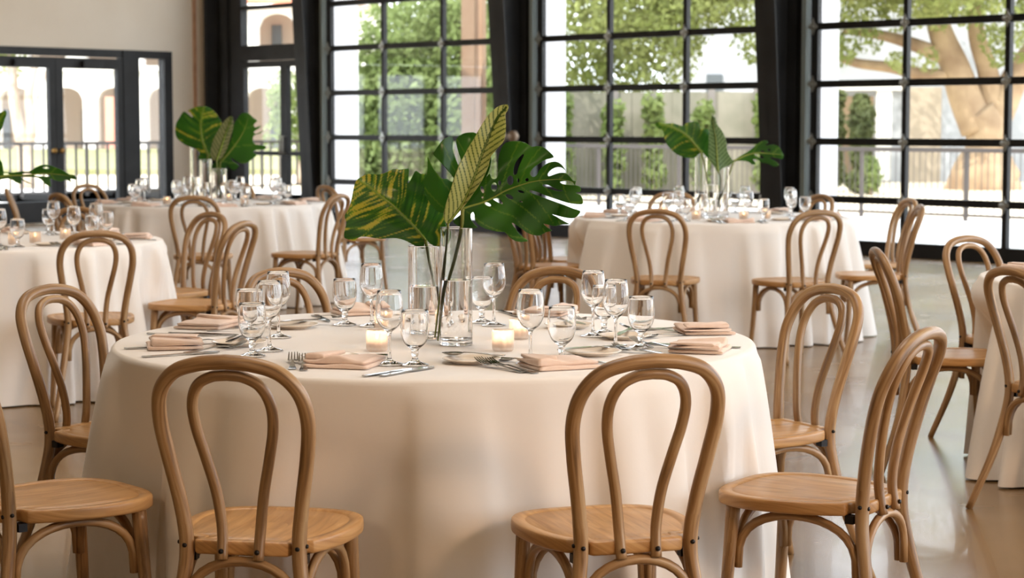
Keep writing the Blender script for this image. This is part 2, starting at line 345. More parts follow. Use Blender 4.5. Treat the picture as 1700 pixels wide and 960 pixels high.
# window wall: header, infill between the bays
sc0 = -7.15
mb = MB()
wbox(mb, sc0, 13.5, 0, .25, 5.4, HGT)
struct(obj('wall_back', mb, M['plaster']))
bays = [(-3.479*U, -.479*U), (0, 3*U), (3.496*U, 6.496*U), (6.99*U, 9.99*U)]
s500, s395, s510 = px_s(536), px_s(392), px_s(512)
mb = MB(); gaps = [(bays[0][1], bays[1][0]), (bays[1][1], bays[2][0]), (bays[2][1], bays[3][0]), (bays[3][1], 13.5)]
for a, b in gaps: wbox(mb, a+.05, b-.05, .02, .12, 0, 5.4)
wbox(mb, s510+.02, bays[0][0]-.05, .02, .12, 0, 5.4)
struct(obj('wall_infill', mb, M['black']))
zb = [.575+.61*i for i in range(9)]
def sectional(k, s0):
    mb = MB(); w = 3*U; hb = .037
    wbox(mb, s0, s0+w, -.01, .05, 0.0, .15)
    for z in zb[:8]: wbox(mb, s0, s0+w, -.01, .05, z-hb, z+hb)
    wbox(mb, s0, s0+w, -.01, .05, zb[8]-hb, 5.4)
    for i in range(4):
        c = s0+i*U; h = .045 if i in (0, 3) else .028
        c = c+(.045 if i == 0 else -.045 if i == 3 else 0)
        wbox(mb, c-h, c+h, -.012, .052, 0, 5.3)
    win = struct(obj('window_%d' % k, mb, M['frame']))
    pane_obj(win, wbox, [(s0+.09, s0+w-.09, .15, 5.42)], .02)
    for sx in (s0-.055, s0+w+.055):
        tk = MB(); wbox(tk, sx-.03, sx+.03, -.07, .0, 0, 5.3); obj('track', tk, M['track'], win)
    for z in zb[:4]:
        for i in range(4):
            c = s0+i*U+(.03 if i == 0 else -.03 if i == 3 else 0); h = MB()
            a = .055; q = [(0, 1.6), (.45, .55), (1, .25), (1, -.25), (.45, -.55), (0, -1.6), (-.45, -.55), (-1, -.25), (-1, .25), (-.45, .55)]
            fr = [wp(c+x*a, -.030, z+y*a) for x, y in q]; bk = [wp(c+x*a, -.012, z+y*a) for x, y in q]; m_ = len(q)
            h.add(fr+bk, [tuple(range(m_)), tuple(range(m_, 2*m_))[::-1]]+[(j, (j+1) % m_, m_+(j+1) % m_, m_+j) for j in range(m_)])
            h.tube([wp(c-.03, -.045, z), wp(c+.03, -.045, z)], .012, 8)
            obj('hinge', h, M['galv'], win)
for k, (a, b) in enumerate(bays): sectional(k+1, a)
# tapered steel columns between the bays
def column(sc, w, d0, d1, name):
    mb = MB(); pass
    def flange(f0, f1, th):
        mb.hexa([wp(sc-w/2, f0, 0), wp(sc+w/2, f0, 0), wp(sc+w/2, f0+th, 0), wp(sc-w/2, f0+th, 0)], [wp(sc-w/2, f1, 6.3), wp(sc+w/2, f1, 6.3), wp(sc+w/2, f1+th, 6.3), wp(sc-w/2, f1+th, 6.3)])
    flange(-d0, -d1, .02); flange(-.04, -.04, .02)
    mb.hexa([wp(sc-.01, -d0, 0), wp(sc+.01, -d0, 0), wp(sc+.01, -.03, 0), wp(sc-.01, -.03, 0)], [wp(sc-.01, -d1, 6.3), wp(sc+.01, -d1, 6.3), wp(sc+.01, -.03, 6.3), wp(sc-.01, -.03, 6.3)])
    wbox(mb, sc-w/2-.04, sc+w/2+.04, -d0-.04, -.01, 0, .03)
    o = obj(name, mb, M['black']); return struct(o)
for (a, b), nm in zip(gaps[:3], ('column_middle', 'column_right', 'column_far_right')): column((a+b)/2-.02, .28, .22, .66, nm)
column(bays[0][0]-.26, .24, .16, .5, 'column_left')
# two round electrical knobs on the middle column
for dx in (.06, .27):
    k = MB(); sc = (gaps[0][0]+gaps[0][1])/2; k.tube([wp(sc+dx, -.43, 1.22), wp(sc+dx, -.37, 1.22)], [.065, .07], 16)
    k.tube([wp(sc+dx, -.37, 1.22), wp(sc+dx, -.312, 1.22)], .02, 8)
    tag(obj('hose_valve', k, mat('valve', '8a7866', .5, .4), None, True), ('left' if dx < 0 else 'right')+' one of two round dull brass valve caps on the black column between windows', 'valve', 'valve caps on the middle column')
# entrance unit beside the corner on the window wall
sA, sB = s395, s510; s_c = px_s(475)
mb = MB()
wbox(mb, sA-.75, sA, -.02, .10, 0, 5.4)
wbox(mb, sA, sA+.20, -.02, .10, 0, 5.4); wbox(mb, sB-.06, sB+.02, -.02, .10, 0, 5.4)
for z0, z1 in ((0, .14), (2.28, 2.50), (3.02, 3.07), (4.2, 4.26), (5.3, 5.4)): wbox(mb, sA+.2, sB-.06, -.02, .10, z0, z1)
ul = struct(obj('window_5', mb, M['black'])); pane_obj(ul, wbox, [(sA+.2, sB-.06, 2.5, 3.02), (sA+.2, sB-.06, 3.07, 4.2), (sA+.2, sB-.06, 4.26, 5.3)], .04)
smid = px_s(475)
for k, (a, b, hs) in enumerate(((sA+.2, smid, 1), (smid, sB-.06, 0))):
    mb = MB(); st = .075
    wbox(mb, a+.004, a+st, -.03, .05, .01, 2.27); wbox(mb, b-st, b-.004, -.03, .05, .01, 2.27)
    wbox(mb, a+st, b-st, -.03, .05, 2.18, 2.27); wbox(mb, a+st, b-st, -.03, .05, .01, .25)
    wbox(mb, a+st, b-st, -.03, .05, .92, .98)
    d = struct(obj('door_%d' % (k+8), mb, M['black'])); pane_obj(d, wbox, [(a+st, b-st, .25, .92), (a+st, b-st, .98, 2.18)], .01)
    h = MB(); sx = b-.04 if hs else a+.04; h.tube([wp(sx, -.03, .95), wp(sx, -.08, .95), wp(sx, -.08, 1.2), wp(sx, -.03, 1.2)], .012, 8); obj('door_handle', h, M['galv'], d, True)
# brown timber strips and dark posts in the corner
mb = MB(); wbox(mb, sA-.62, sA-.48, -.10, -.02, 0, 6.4); struct(obj('trim_2', mb, M['brown']))
mb = MB(); wbox(mb, sA-.46, sA-.40, -.22, -.02, 0, 6.4); wbox(mb, sA-.26, sA-.10, -.06, -.02, 0, 6.4); struct(obj('trim_3', mb, M['black']))
mb = MB(); lbox(mb, .26, .31, -.03, 0, 0, 6.4); struct(obj('trim_4', mb, M['brown']))
mb = MB(); lbox(mb, T1, 26, -.015, 0, 0, .1); lbox(mb, .2, T0, -.015, 0, 0, .1); struct(obj('baseboard_left', mb, M['plaster']))
# white piers standing outside, left of every bay
for i, (a, b) in enumerate(bays):
    mb = MB(); wbox(mb, a-.55, a-.03, .13, .50 if i else .56, 0, 6.4)
    struct(obj('wall_pier', mb, M['white_pier']))

# ------------------------------------------------------------------ outdoors
mb = MB(); mb.box((0, 60, -.25), (190, 150, .2)); 
g = struct(obj('ground', mb, M['ground']))
mb = MB(); mb.box(wp(0, 3.8, -.075), (40, 7.2, .15), rz=RZW); struct(obj('terrace', mb, M['terrace']))
mb = MB(); mb.box(lp(8, 5.2, -.06), (30, 10, .12), rz=RZL); struct(obj('terrace_left', mb, M['terrace']))
def railing(p, q, gap, step, name, label, top=1.0, dense=False):
    p = Vector(p); q = Vector(q); L_ = (q-p).length; d = (q-p).normalized(); rz = math.atan2(d.y, d.x)
    root = empty(name, p); tag(root, label, 'railing')
    loc = lambda t, z: Vector((d.x*t, d.y*t, z))
    m1 = MB(); m1.box(loc(L_/2, top), (L_, .08, .06), rz=rz); obj('top_rail', m1, M['rail'], root)
    m2 = MB(); m2.box(loc(L_/2, .08), (L_, .04, .04), rz=rz); obj('bottom_rail', m2, M['rail'], root)
    k = 0; t = 0
    while t <= L_:
        m3 = MB(); m3.box(loc(t, top/2), (.05, .05, top), rz=rz); obj('post', m3, M['rail'], root); t += gap
    m4 = MB(); t = step
    while t < L_:
        m4.box(loc(t, (top+.1)/2), (.008 if step < .2 else .035, .008 if step < .2 else .035, top-.1), rz=rz); t += step
    pk = obj('pickets', m4, M['rail'], root); pk['kind'] = 'stuff'
    return root
ra = wp(-9.5, 6.9, 0); rb = wp(14, 6.9, 0)
railing(ra, rb, 1.83, .105, 'terrace_railing', 'dark metal terrace railing with fine pickets outside the gridded windows')
railing(lp(-13, 8.2, 0), lp(16, 8.2, 0), 1.5, .25, 'courtyard_railing', 'dark metal railing with open balusters outside the glass doors at left')
def foliage(clumps, n, size, seed, flat=1.0):
    rnd = random.Random(seed); mb = MB(); tot = sum(r*r for _, r in clumps)
    for c, r in clumps:
        c = Vector(c)
        for _ in range(int(n*r*r/tot)):
            v = Vector((rnd.gauss(0, 1), rnd.gauss(0, 1), rnd.gauss(0, 1))).normalized()
            p = c + Vector((v.x, v.y, v.z*flat))*r*(.55+.5*rnd.random()**.5)
            nrm = (v+Vector((rnd.uniform(-1, 1), rnd.uniform(-1, 1), rnd.uniform(-.6, 1)))*.9).normalized()
            a = nrm.orthogonal().normalized(); a = Matrix.Rotation(rnd.uniform(0, 6.28), 3, nrm) @ a; b = nrm.cross(a); s = size*rnd.uniform(.6, 1.4)
            mb.add([p-a*s, p-b*s*.45, p+a*s, p+b*s*.45], [(0, 1, 2, 3)])
    return mb
def tree(name, label, base, trunk, clumps, n, size, fm, bm_, seed, group=None):
    root = empty(name, base); tag(root, label, 'tree', group); b = Vector(base)
    t = MB()
    for pts, rad in trunk:
        cp = crom([Vector(p)-b for p in pts], 6); rr = []
        m = len(pts)-1
        for i in range(len(cp)):
            x = i/6; k = min(int(x), m-1); rr.append(rad[k]+(rad[k+1]-rad[k])*(x-k))
        t.tube(cp, rr, 14)
    obj('trunk', t, bm_, root, True)
    f = foliage([(Vector(c)-b, r) for c, r in clumps], n, size, seed); obj('foliage', f, fm, root)
    return root
# great fig tree at right
YB = 46
def q(px, py, Y=YB): return at_y(px, py, Y)
rnd = random.Random(5)
cl = []
for i in range(46):
    x = rnd.uniform(900, 1760); y = rnd.uniform(-190, 10) if x < 1120 else rnd.uniform(-220, -60)
    cl.append((q(x, y, YB+rnd.uniform(-2.2, 2.2)), rnd.uniform(.9, 1.7)))
for x, y, r in ((950, 70, 1.2), (1010, 90, 1.1), (1075, 85, 1.2), (950, 120, .8), (1040, 125, .7), (1250, 60, .55), (1262, 90, .3), (1200, 10, .6), (1160, 0, .7), (1240, 20, .6), (1380, 20, .7), (1430, 20, .6), (1500, 10, .6), (1600, 0, .5), (1680, 10, .8), (1400, 62, .5), (1440, 66, .35), (1395, 90, .3), (1560, 30, .35), (1650, 70, .35), (1690, 60, .6), (1655, 98, .22), (1540, 100, .3), (1500, 105, .25), (1485, 100, .22), (1385, 75, .3), (1100, 60, .9), (1125, 30, .8)):
    cl.append((q(x, y, YB-1), r))
base = q(1632, 303, YB+.2); base.z = -.15
tree('fig_tree', 'huge pale barked fig tree with spreading branches behind the right window', base,
     [([base+Vector((0, 0, -.1)), q(1632, 285), q(1638, 250), q(1640, 215), q(1622, 185)], [.95, .72, .5, .52, .45]),
      ([q(1590, 303), q(1612, 285), q(1630, 262)], [.15, .35, .45]),
      ([q(1680, 303), q(1655, 280), q(1640, 255)], [.3, .45, .45]),
      ([q(1625, 215), q(1602, 160), q(1585, 110), q(1562, 55), q(1545, -10), q(1530, -80)], [.42, .38, .33, .28, .22, .16]),
      ([q(1645, 215), q(1668, 165), q(1690, 120), q(1730, 60), q(1760, -40)], [.38, .34, .3, .26, .18]),
      ([q(1650, 190), q(1640, 120), q(1622, 60), q(1615, -20)], [.3, .24, .2, .14]),
      ([q(1592, 125), q(1540, 125), q(1480, 112), q(1420, 104), q(1370, 85)], [.18, .16, .13, .11, .08]),
      ([q(1580, 100), q(1520, 75), q(1470, 60), q(1400, 50)], [.2, .16, .12, .08])],
     cl, 70000, .085, M['fol'], M['bark'], 3)
# hedge row of clipped conifers behind the left gridded window and middle
for i, (x, y, r, Y, top) in enumerate([(640, 160, 1.1, 37.3, 30), (700, 150, 1.25, 40.6, -20), (765, 160, 1.2, 37.3, -30), (828, 150, 1.2, 40.6, -60), (592, 220, .7, 40.8, 120)]):
    c0 = at_y(x, 250, Y); cls = []; rr = random.Random(40+i); z = .2; zt = at_y(x, top, Y).z
    while z < zt:
        for _ in range(2): cls.append((Vector((c0.x+rr.uniform(-.25, .25), Y+rr.uniform(-.15, .15), z)), r*rr.uniform(.55, .72)))
        z += .45
    b = Vector((c0.x, Y, -.15))
    tree('conifer', ['bushy green tree behind the left gridded window, second from its left side', 'tall bushy green tree behind the middle of the left gridded window', 'bushy green tree left of the timber post outside', 'tall bushy green tree right of the timber post outside', 'low green shrub nearest the left side of the left gridded window'][i], b,
         [([b, b+Vector((0, 0, zt*.4)), b+Vector((.05, 0, zt*.8))], [.13, .1, .05])], cls, 8500, .075, M['fol2'], M['bark2'], 60+i, 'trees behind the left gridded window')
# shrubs against the blue wall and vines on the fence
def shrub(name, label, x0, x1, y0, Y, n, seed, fm=M['fol3'], group=None):
    a = at_y(x0, 250, Y); b = at_y(x1, 250, Y); zt = at_y(x0, y0, Y).z; w = b.x-a.x; rr = random.Random(seed); cls = []
    r = max(.22, w*.33); z = r*.5
    while z < zt-r*.6:
        cls += [(Vector((a.x+w*(.3+.4*rr.random()), Y+rr.uniform(-.1, .1), z)), r*rr.uniform(.85, 1.1))]; z += r*.6
    base = Vector(((a.x+b.x)/2, Y, -.15)); root = empty(name, base); tag(root, label, 'shrub', group)
    st = MB(); st.tube([(0, 0, 0), (.02, 0, zt*.7)], [.04, .02], 8); obj('stem', st, M['bark2'], root, True)
    obj('foliage', foliage([(c-base, r_) for c, r_ in cls], n, .09, seed), fm, root)
shrub('shrub', 'narrow upright shrub at the left edge of the right gridded window', 1372, 1396, 150, 44.6, 2600, 71)
shrub('shrub', 'dark squared shrub beside the pale wall in the right gridded window', 1412, 1450, 152, 43, 3000, 72)
shrub('shrub', 'low green planting right of the dark squared shrub', 1440, 1452, 262, 42.4, 500, 73, M['fol2'])
for i, (x0, x1, yt) in enumerate(((925, 945, 152), (1000, 1035, 165), (1072, 1100, 158), (1150, 1180, 160), (1262, 1275, 150))):
    shrub('climbing_vine', 'green vine climbing the grey board fence, %s from left' % ['first', 'second', 'third', 'fourth', 'fifth'][i], x0, x1, yt, 42.2, 900, 80+i, M['fol2'], 'vines on the grey fence')
# fence, walls, buildings
def slab(mb, px0, px1, py0, Y, z0=-.15, th=.2, z1=None):
    a = at_y(px0, 250, Y); b = at_y(px1, 250, Y); z1 = z1 if z1 else at_y((px0+px1)/2, py0, Y).z
    mb.box(((a.x+b.x)/2, Y+th/2, (z0+z1)/2), (b.x-a.x, th, z1-z0)); return a.x, b.x, z1
root = empty('board_fence', (0, 42.8, -.15)); tag(root, 'grey weathered board fence behind the middle gridded window', 'fence')
mb = MB(); x = at_y(560, 250, 42.8).x; xe = at_y(1345, 250, 42.8).x; rr = random.Random(9)
while x < xe:
    mb.box((x+.15, rr.uniform(-.02, .02), 1.1), (.315, .05, 2.2+rr.uniform(-.02, .02))); x += .3
obj('boards', mb, M['fence'], root)
for px_ in (1020, 1085, 1180, 1255, 930, 700):
    mb = MB(); mb.box((at_y(px_, 250, 42.8).x, -.08, 1.18), (.14, .12, 2.36)); obj('post', mb, mat('fence_post', '6f6a66', .8), root)
root = empty('white_house', (at_y(1180, 200, 62).x, 62, -.15)); tag(root, 'pale white house with flat walls seen above the grey fence', 'building')
mb = MB(); b0 = root.location
a = at_y(1120, 50, 62); b = at_y(1300, 50, 62); mb.box(((a.x+b.x)/2-b0.x, 2, 3), (b.x-a.x, 4, 6)); obj('house_wall', mb, M['bluewall'], root)
mb = MB(); a = at_y(1186, 118, 62); mb.box((a.x-b0.x, -.05, a.z-.6), (.5, .1, 1.3)); obj('house_window', mb, M['winglass'], root)
a = at_y(1352, 250, 51.5); b = at_y(1800, 250, 51.5)
root = empty('pale_building', ((a.x+b.x)/2, 52, -.15)); tag(root, 'long pale building wall standing behind the fig tree', 'building')
w = b.x-a.x; mb = MB(); mb.box((0, 1, 2.4), (w, 2, 4.8)); obj('building_wall', mb, M['bluewall'], root)
def onb(px0, px1, y0, y1, name, m_, out=.06):
    a = at_y(px0, y0, 52); b = at_y(px1, y1, 52); mb = MB(); mb.box(((a.x+b.x)/2-root.location.x, -out/2, (a.z+b.z)/2+.15), (b.x-a.x, out, a.z-b.z)); obj(name, mb, m_, root)
onb(1376, 1500, 138, 150, 'eave_band', M['white_wall'], .12); onb(1455, 1478, 150, 300, 'pilaster', M['white_wall']); onb(1395, 1448, 160, 300, 'doorway', mat('brown_door', '7a6650', .8)); onb(1502, 1560, 145, 302, 'wall_panel', mat('tan_panel', 'a39684', .9))
mb = MB(); p = at_y(785, 250, 31.5)
root = empty('timber_post', (p.x, 31.5, -.1)); tag(root, 'broad reddish brown timber post outside the left gridded window', 'post')
mb = MB(); mb.box((-.07, 0, 2.8), (.21, .3, 5.6)); obj('main_post', mb, M['timber'], root)
mb = MB(); mb.box((.10, .04, 2.8), (.12, .2, 5.6)); obj('side_board', mb, M['timber2'], root)
mb = MB(); mb.box((.185, -.02, 2.8), (.05, .3, 5.6)); obj('edge_board', mb, M['timber'], root)
# mission style arcade at left
AY = 66.0
a0 = at_y(-260, 250, AY); a1 = at_y(640, 250, AY)
root = empty('arcade_building', ((a0.x+a1.x)/2, AY, -.15)); tag(root, 'sunlit white mission style building with arches and a tiled roof at left', 'building')
X0, X1 = a0.x-root.location.x, a1.x-root.location.x
zo = .15; zt_ = at_y(300, 8, AY).z+zo
spr = at_y(300, 165, AY).z+zo
def arcade(yf, th, zt, zb, spans, top_z):
    """wall with arched openings: spans = (x0, x1, spring height, rise)"""
    mb = MB(); x = X0
    for (b0_, b1_, sp, rs) in spans:
        mb.box(((x+b0_)/2, yf+th/2, (zb+zt)/2), (b0_-x, th, zt-zb))
        n_ = 10
        for i in range(n_):
            u0 = b0_+(b1_-b0_)*i/n_; u1 = b0_+(b1_-b0_)*(i+1)/n_
            f = lambda u: sp+rs*math.sqrt(max(0, 1-((u-(b0_+b1_)/2)/((b1_-b0_)/2))**2))
            z0_, z1_ = f(u0), f(u1)
            mb.hexa([(u0, yf, z0_), (u1, yf, z1_), (u1, yf+th, z1_), (u0, yf+th, z0_)], [(u0, yf, zt), (u1, yf, zt), (u1, yf+th, zt), (u0, yf+th, zt)])
        x = b1_
    mb.box(((x+X1)/2, yf+th/2, (zb+zt)/2), (X1-x, th, zt-zb)); return mb
def bx(px_): return at_y(px_, 250, AY).x-root.location.x
zc1 = at_y(300, 118, AY).z+zo
low = [(bx(x), bx(x+58), spr, at_y(300, 145, AY).z-at_y(300, 165, AY).z) for x in (-165, -83, -1, 81, 163, 245, 327, 409, 491)]
obj('ground_arcade', arcade(0, .5, zc1, 0, low, 0), M['white_wall'], root)
up = [(bx(x), bx(x+62), at_y(300, 45, AY).z+zo, .45) for x in (-140, -45, 50, 145, 240, 335, 430, 525)]
obj('upper_arcade', arcade(0, .5, zt_, zc1+.15, [(a, b, s, r) for a, b, s, r in up], 0), M['white_wall'], root)
mb = MB(); mb.box(((X0+X1)/2, .2, zc1+.08), (X1-X0, .75, .16)); obj('string_course', mb, M['white_wall'], root)
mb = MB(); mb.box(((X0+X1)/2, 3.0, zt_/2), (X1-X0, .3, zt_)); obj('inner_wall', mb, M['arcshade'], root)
for px_ in (120, 185, 445, 300, -30):
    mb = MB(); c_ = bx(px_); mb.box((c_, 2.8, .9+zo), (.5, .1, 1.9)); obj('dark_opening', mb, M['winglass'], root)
for px_ in (445, 250, 80, 540):
    mb = MB(); c_ = bx(px_); z_ = at_y(300, 55, AY).z; mb.box((c_, 2.8, z_+zo), (.34, .1, .8)); obj('upper_window', mb, M['winglass'], root)
mb = MB(); mb.box((bx(188), -.4, 1.2), (.28, .28, 2.4)); obj('pink_pillar', mb, M['pink'], root)
mb = MB(); mb.hexa([(X0, -.5, zt_), (X1, -.5, zt_), (X1, 4, zt_+1.8), (X0, 4, zt_+1.8)], [(X0, -.5, zt_+.12), (X1, -.5, zt_+.12), (X1, 4, zt_+1.95), (X0, 4, zt_+1.95)]); obj('tiled_roof', mb, M['tile'], root)
mb = MB(); mb.hexa([(-24, 59, -.2), (-4, 59, -.2), (-4, 65, -.2), (-24, 65, -.2)], [(-24, 59, .02), (-4, 59, .02), (-4, 65, .55), (-24, 65, .55)]); struct(obj('lawn', mb, M['grass']))
# pale bare tree at far left, small tree by the entrance
b = at_y(45, 318, 44); b.z = -.15; ql = lambda x, y: at_y(x, y, 44)
rr = random.Random(8)
tree('courtyard_tree', 'pale leaning tree with a split trunk outside the leftmost glass door', b,
     [([b, ql(42, 260), ql(30, 200), ql(22, 150), ql(18, 90), ql(5, 20)], [.2, .17, .14, .12, .1, .06]), ([ql(42, 262), ql(52, 215), ql(48, 160), ql(60, 100), ql(70, 30)], [.14, .12, .1, .08, .05]), ([ql(50, 205), ql(66, 150), ql(85, 100)], [.07, .05, .03])],
     [(ql(rr.uniform(-40, 90), rr.uniform(-60, 110)), rr.uniform(.35, .7)) for _ in range(16)], 1500, .08, M['fol'], M['bark2'], 21)
b = at_y(500, 300, 50); b.z = -.15; ql = lambda x, y: at_y(x, y, 50)
tree('courtyard_tree', 'slender green tree seen through the narrow entrance doors', b, [([b, ql(500, 220), ql(497, 150)], [.08, .06, .03])],
     [(ql(rr.uniform(455, 515), rr.uniform(145, 265)), rr.uniform(.28, .5)) for _ in range(16)], 1600, .08, M['fol2'], M['bark2'], 22)
b = at_y(640, 300, 47); b.z = -.15; ql = lambda x, y: at_y(x, y, 47)
# ------------------------------------------------------------------ bentwood chair
prof = lambda z: (lambda t: t)(None)
PZ = [0, .1, .2, .35, .45, .55, .65, .75, .885]; PY = [-.305, -.268, -.235, -.202, -.195, -.203, -.222, -.250, -.305]
def py_(z):
    for i in range(len(PZ)-1):
        if z <= PZ[i+1]: return PY[i]+(PY[i+1]-PY[i])*(z-PZ[i])/(PZ[i+1]-PZ[i])
    return PY[-1]
HALF = [(.205, 0), (.165, .2), (.137, .36), (.129, .45), (.139, .56), (.158, .67), (.167, .75), (.156, .815), (.118, .86), (.06, .8795), (0, .885)]
def make_chair():
    root = empty('bentwood_chair')
    hp = [Vector((x, py_(z), z-.0155 if z > .5 else z)) for x, z in HALF]
    full = crom(hp, 6); full = full+[Vector((-p.x, p.y, p.z)) for p in full[-2::-1]]
    rad = [(.0125+.0045*min(1, p.z/.3)) if p.z < .5 else .0165 for p in full]
    mb = MB(); mb.tube(full, rad, 12, up=(0, 1, 0)); obj('back_frame', mb, M['wood'], root, True)
    ih = [(.041, .432), (.044, .50), (.054, .58), (.072, .66), (.087, .73), (.088, .785), (.070, .827), (.036, .847), (0, .8515)]
    hp = [Vector((x, py_(z)-(.018 if z < .46 else .004) if z < .55 else py_(z), z-.012)) for x, z in ih]
    full = crom(hp, 6); full = full+[Vector((-p.x, p.y, p.z)) for p in full[-2::-1]]
    mb = MB(); mb.tube(full, .0125, 12, up=(0, 1, 0)); obj('inner_hoop', mb, M['wood'], root, True)
    # seat
    h = [(0, .205), (.06, .204), (.115, .195), (.16, .172), (.19, .13), (.203, .075), (.203, .01), (.193, -.06), (.175, -.115), (.158, -.150), (.150, -.160)]
    c = crom([(x, y, 0) for x, y in h], 3); c += [Vector((.118, -.163, 0)), Vector((.110, -.172, 0)), Vector((.110, -.196, 0)), Vector((.104, -.206, 0)), Vector((.05, -.208, 0)), Vector((0, -.208, 0))]
    ring = c+[Vector((-p.x, p.y, 0)) for p in c[-2:0:-1]]; n_ = len(ring); cc = Vector((0, 0, 0))
    prof_ = [(.90, .428), (.975, .428), (.995, .431), (1.0, .436), (1.0, .452), (.996, .4565), (.985, .459), (.86, .4585), (.852, .4555), (.842, .4570), (.55, .4545), (.2, .4530)]
    vs = []; fs = []; uv = []
    for s_, z in prof_:
        for p in ring: vs.append((p.x*s_, p.y*s_, z))
    for i in range(len(prof_)-1):
        for k in range(n_):
            k2 = (k+1) % n_; f = (i*n_+k, i*n_+k2, (i+1)*n_+k2, (i+1)*n_+k); fs.append(f[::-1]); uv.append(tuple((vs[j][0]*.6+vs[j][2], vs[j][1]) for j in f[::-1]))
    f = tuple(range(n_)); fs.append(f); uv.append(tuple((vs[j][0]*.6, vs[j][1]) for j in f))
    f = tuple((len(prof_)-1)*n_+k for k in range(n_))[::-1]; fs.append(f); uv.append(tuple((vs[j][0]*.6, vs[j][1]) for j in f))
    mb = MB(); mb.add(vs, fs, uv); o = obj('seat', mb, M['seatwood'], root, True)
    bm = bmesh.new(); bm.from_mesh(o.data); bmesh.ops.recalc_face_normals(bm, faces=bm.faces); bm.to_mesh(o.data); bm.free()
    for s_ in (-1, 1):
        mb = MB(); pts = crom([(s_*.158, .135, .43), (s_*.162, .143, .30), (s_*.170, .155, .14), (s_*.178, .172, 0)], 4); k = len(pts)
        mb.tube(pts, [.0185-.006*i/k for i in range(k)], 12); obj('leg', mb, M['wood'], root, True)
    def arch(a, b, top, name='brace', r=.0115):
        a = Vector(a); b = Vector(b); pts = []
        for i in range(17):
            t = PI*i/16; x = (1-math.cos(t))/2; zz = a.z+(top-a.z)*math.sin(t)**.62
            p = a.lerp(b, x); pts.append(Vector((p.x, p.y, zz)))
        mb = MB(); mb.tube(pts, r, 8, flat=1.0); obj(name, mb, M['wood'], root, True)
        return a, b
    ends = []
    ends += arch((.149, .125, .27), (.140, -.187, .27), .415); ends += arch((-.149, .125, .27), (-.140, -.187, .27), .415)
    ends += arch((-.140, .130, .27), (.140, .130, .27), .412); ends += arch((-.128, -.205, .27), (.128, -.205, .27), .415)
    for s_ in (-1, 1):
        for (x, y, z) in ((.129, -.2095, .448), (.041, -.2235, .44)):
            mb = MB(); mb.tube([(s_*x, y, z), (s_*x, y-.0045, z)], [.0062, .0045], 10); obj('bolt', mb, M['bolt'], root, True)
        mb = MB(); mb.tube([(s_*.144, -.195, .452), (s_*.1495, -.195, .452)], [.006, .004], 10); obj('bolt', mb, M['bolt'], root, True)
        mb = MB(); mb.box((s_*.128, -.166, .418), (.028, .022, .02)); obj('bracket', mb, M['bolt'], root)
    return root
chair0 = make_chair()
CH = []
def chair(X, Y, deg, label, group):
    a = R(deg); o = dup(chair0, (X, Y, 0), a-PI/2); o['label'] = label; o['category'] = 'chair'; o['group'] = group; CH.append((X, Y, a)); return o
gm, gn, gs, gu, gv = ['bentwood chairs around the %s table' % k for k in ('front centre', 'right back', 'left back', 'left middle', 'far right')]
chair(-.560, 4.515, 80, 'bentwood chair in the foreground left of centre, its back towards the camera', gm)
chair(.218, 4.532, 107, 'bentwood chair in the foreground right of centre, its back towards the camera', gm)
chair(-1.157, 5.942, -29, 'bentwood chair pushed in at the left side of the front centre table, whole hoop showing', gm)
chair(-1.126, 4.877, 40, 'bentwood chair in the lower left corner, only seat and legs showing', gm)
chair(.751, 4.964, 148, 'large bentwood chair at lower right turned sideways towards the front centre table', gm)
chair(.726, 5.962, 209, 'bentwood chair behind the large sideways one at the right side of the front centre table', gm)
chair(-.584, 6.585, -45, 'bentwood chair behind the front centre table, left of the vases, only its hoop top showing', gm)
chair(.019, 6.599, -119, 'bentwood chair behind the front centre table, right of the vases, only its hoop top showing', gm)
chair(2.182, 8.526, -55, 'bentwood chair behind the far right table, with bright floor and window rail behind it', gv)
chair(1.757, 7.925, -1, 'bentwood chair seen nearly edge-on left of the far right table', gv)
chair(1.999, 6.973, 24, 'bentwood chair cut by the right picture edge, front side of the far right table', gv)
chair(.909, 11.823, 76, 'bentwood chair seen from behind, left one before the right back table', gn)
chair(1.644, 11.674, 113, 'bentwood chair seen from behind, right one before the right back table', gn)
chair(1.902, 13.777, -151, 'bentwood chair behind the right back table at its right end', gn)
chair(1.12, 14.19, -100, 'bentwood chair behind the middle of the right back table, mostly hidden by glasses', gn)
chair(2.345, 13.15, 190, 'bentwood chair right of the right back table, the farther of two overlapping', gn)
chair(2.197, 12.17, 178, 'bentwood chair right of the right back table, the nearer of two overlapping', gn)
chair(.40, 13.55, 20, 'bentwood chair left of the right back table, touching its cloth under the big leaf', gn)
chair(.26, 12.93, 24, 'bentwood chair left of the right back table, half hidden behind the front table chair', gn)
chair(-2.179, 13.961, 88, 'bentwood chair with its back to the camera before the left back table', gs)
chair(-1.485, 14.149, 155, 'bentwood chair at the right end of the left back table, the nearer of two overlapping', gs)
chair(-1.259, 16.157, 35, 'bentwood chair beyond the left back table at right, seat pointing right', gs)
chair(-3.24, 16.06, -39, 'bentwood chair behind the left end of the left back table, thin hoop against the door', gs)
chair(-3.004, 14.340, 40, 'bentwood chair left of the left back table, its hoop behind another hoop', gs)
chair(-3.55, 15.2, 12, 'bentwood chair seen edge-on near the left picture edge before the glass doors', gs)
chair(-2.35, 16.55, -90, 'bentwood chair behind the left back table, partly hidden by its vases', gs)
chair(-1.896, 10.925, 225, 'bentwood chair behind the right end of the left middle table, the farther of two overlapping', gu)
chair(-1.643, 10.213, 159, 'bentwood chair at the right side of the left middle table, the nearer of two overlapping', gu)
chair(-2.012, 9.471, 108, 'bentwood chair with its back to the camera before the left middle table', gu)
chair(-2.70, 11.55, -112, 'bentwood chair behind the left middle table, hoop showing above glasses', gu)
kill(chair0)

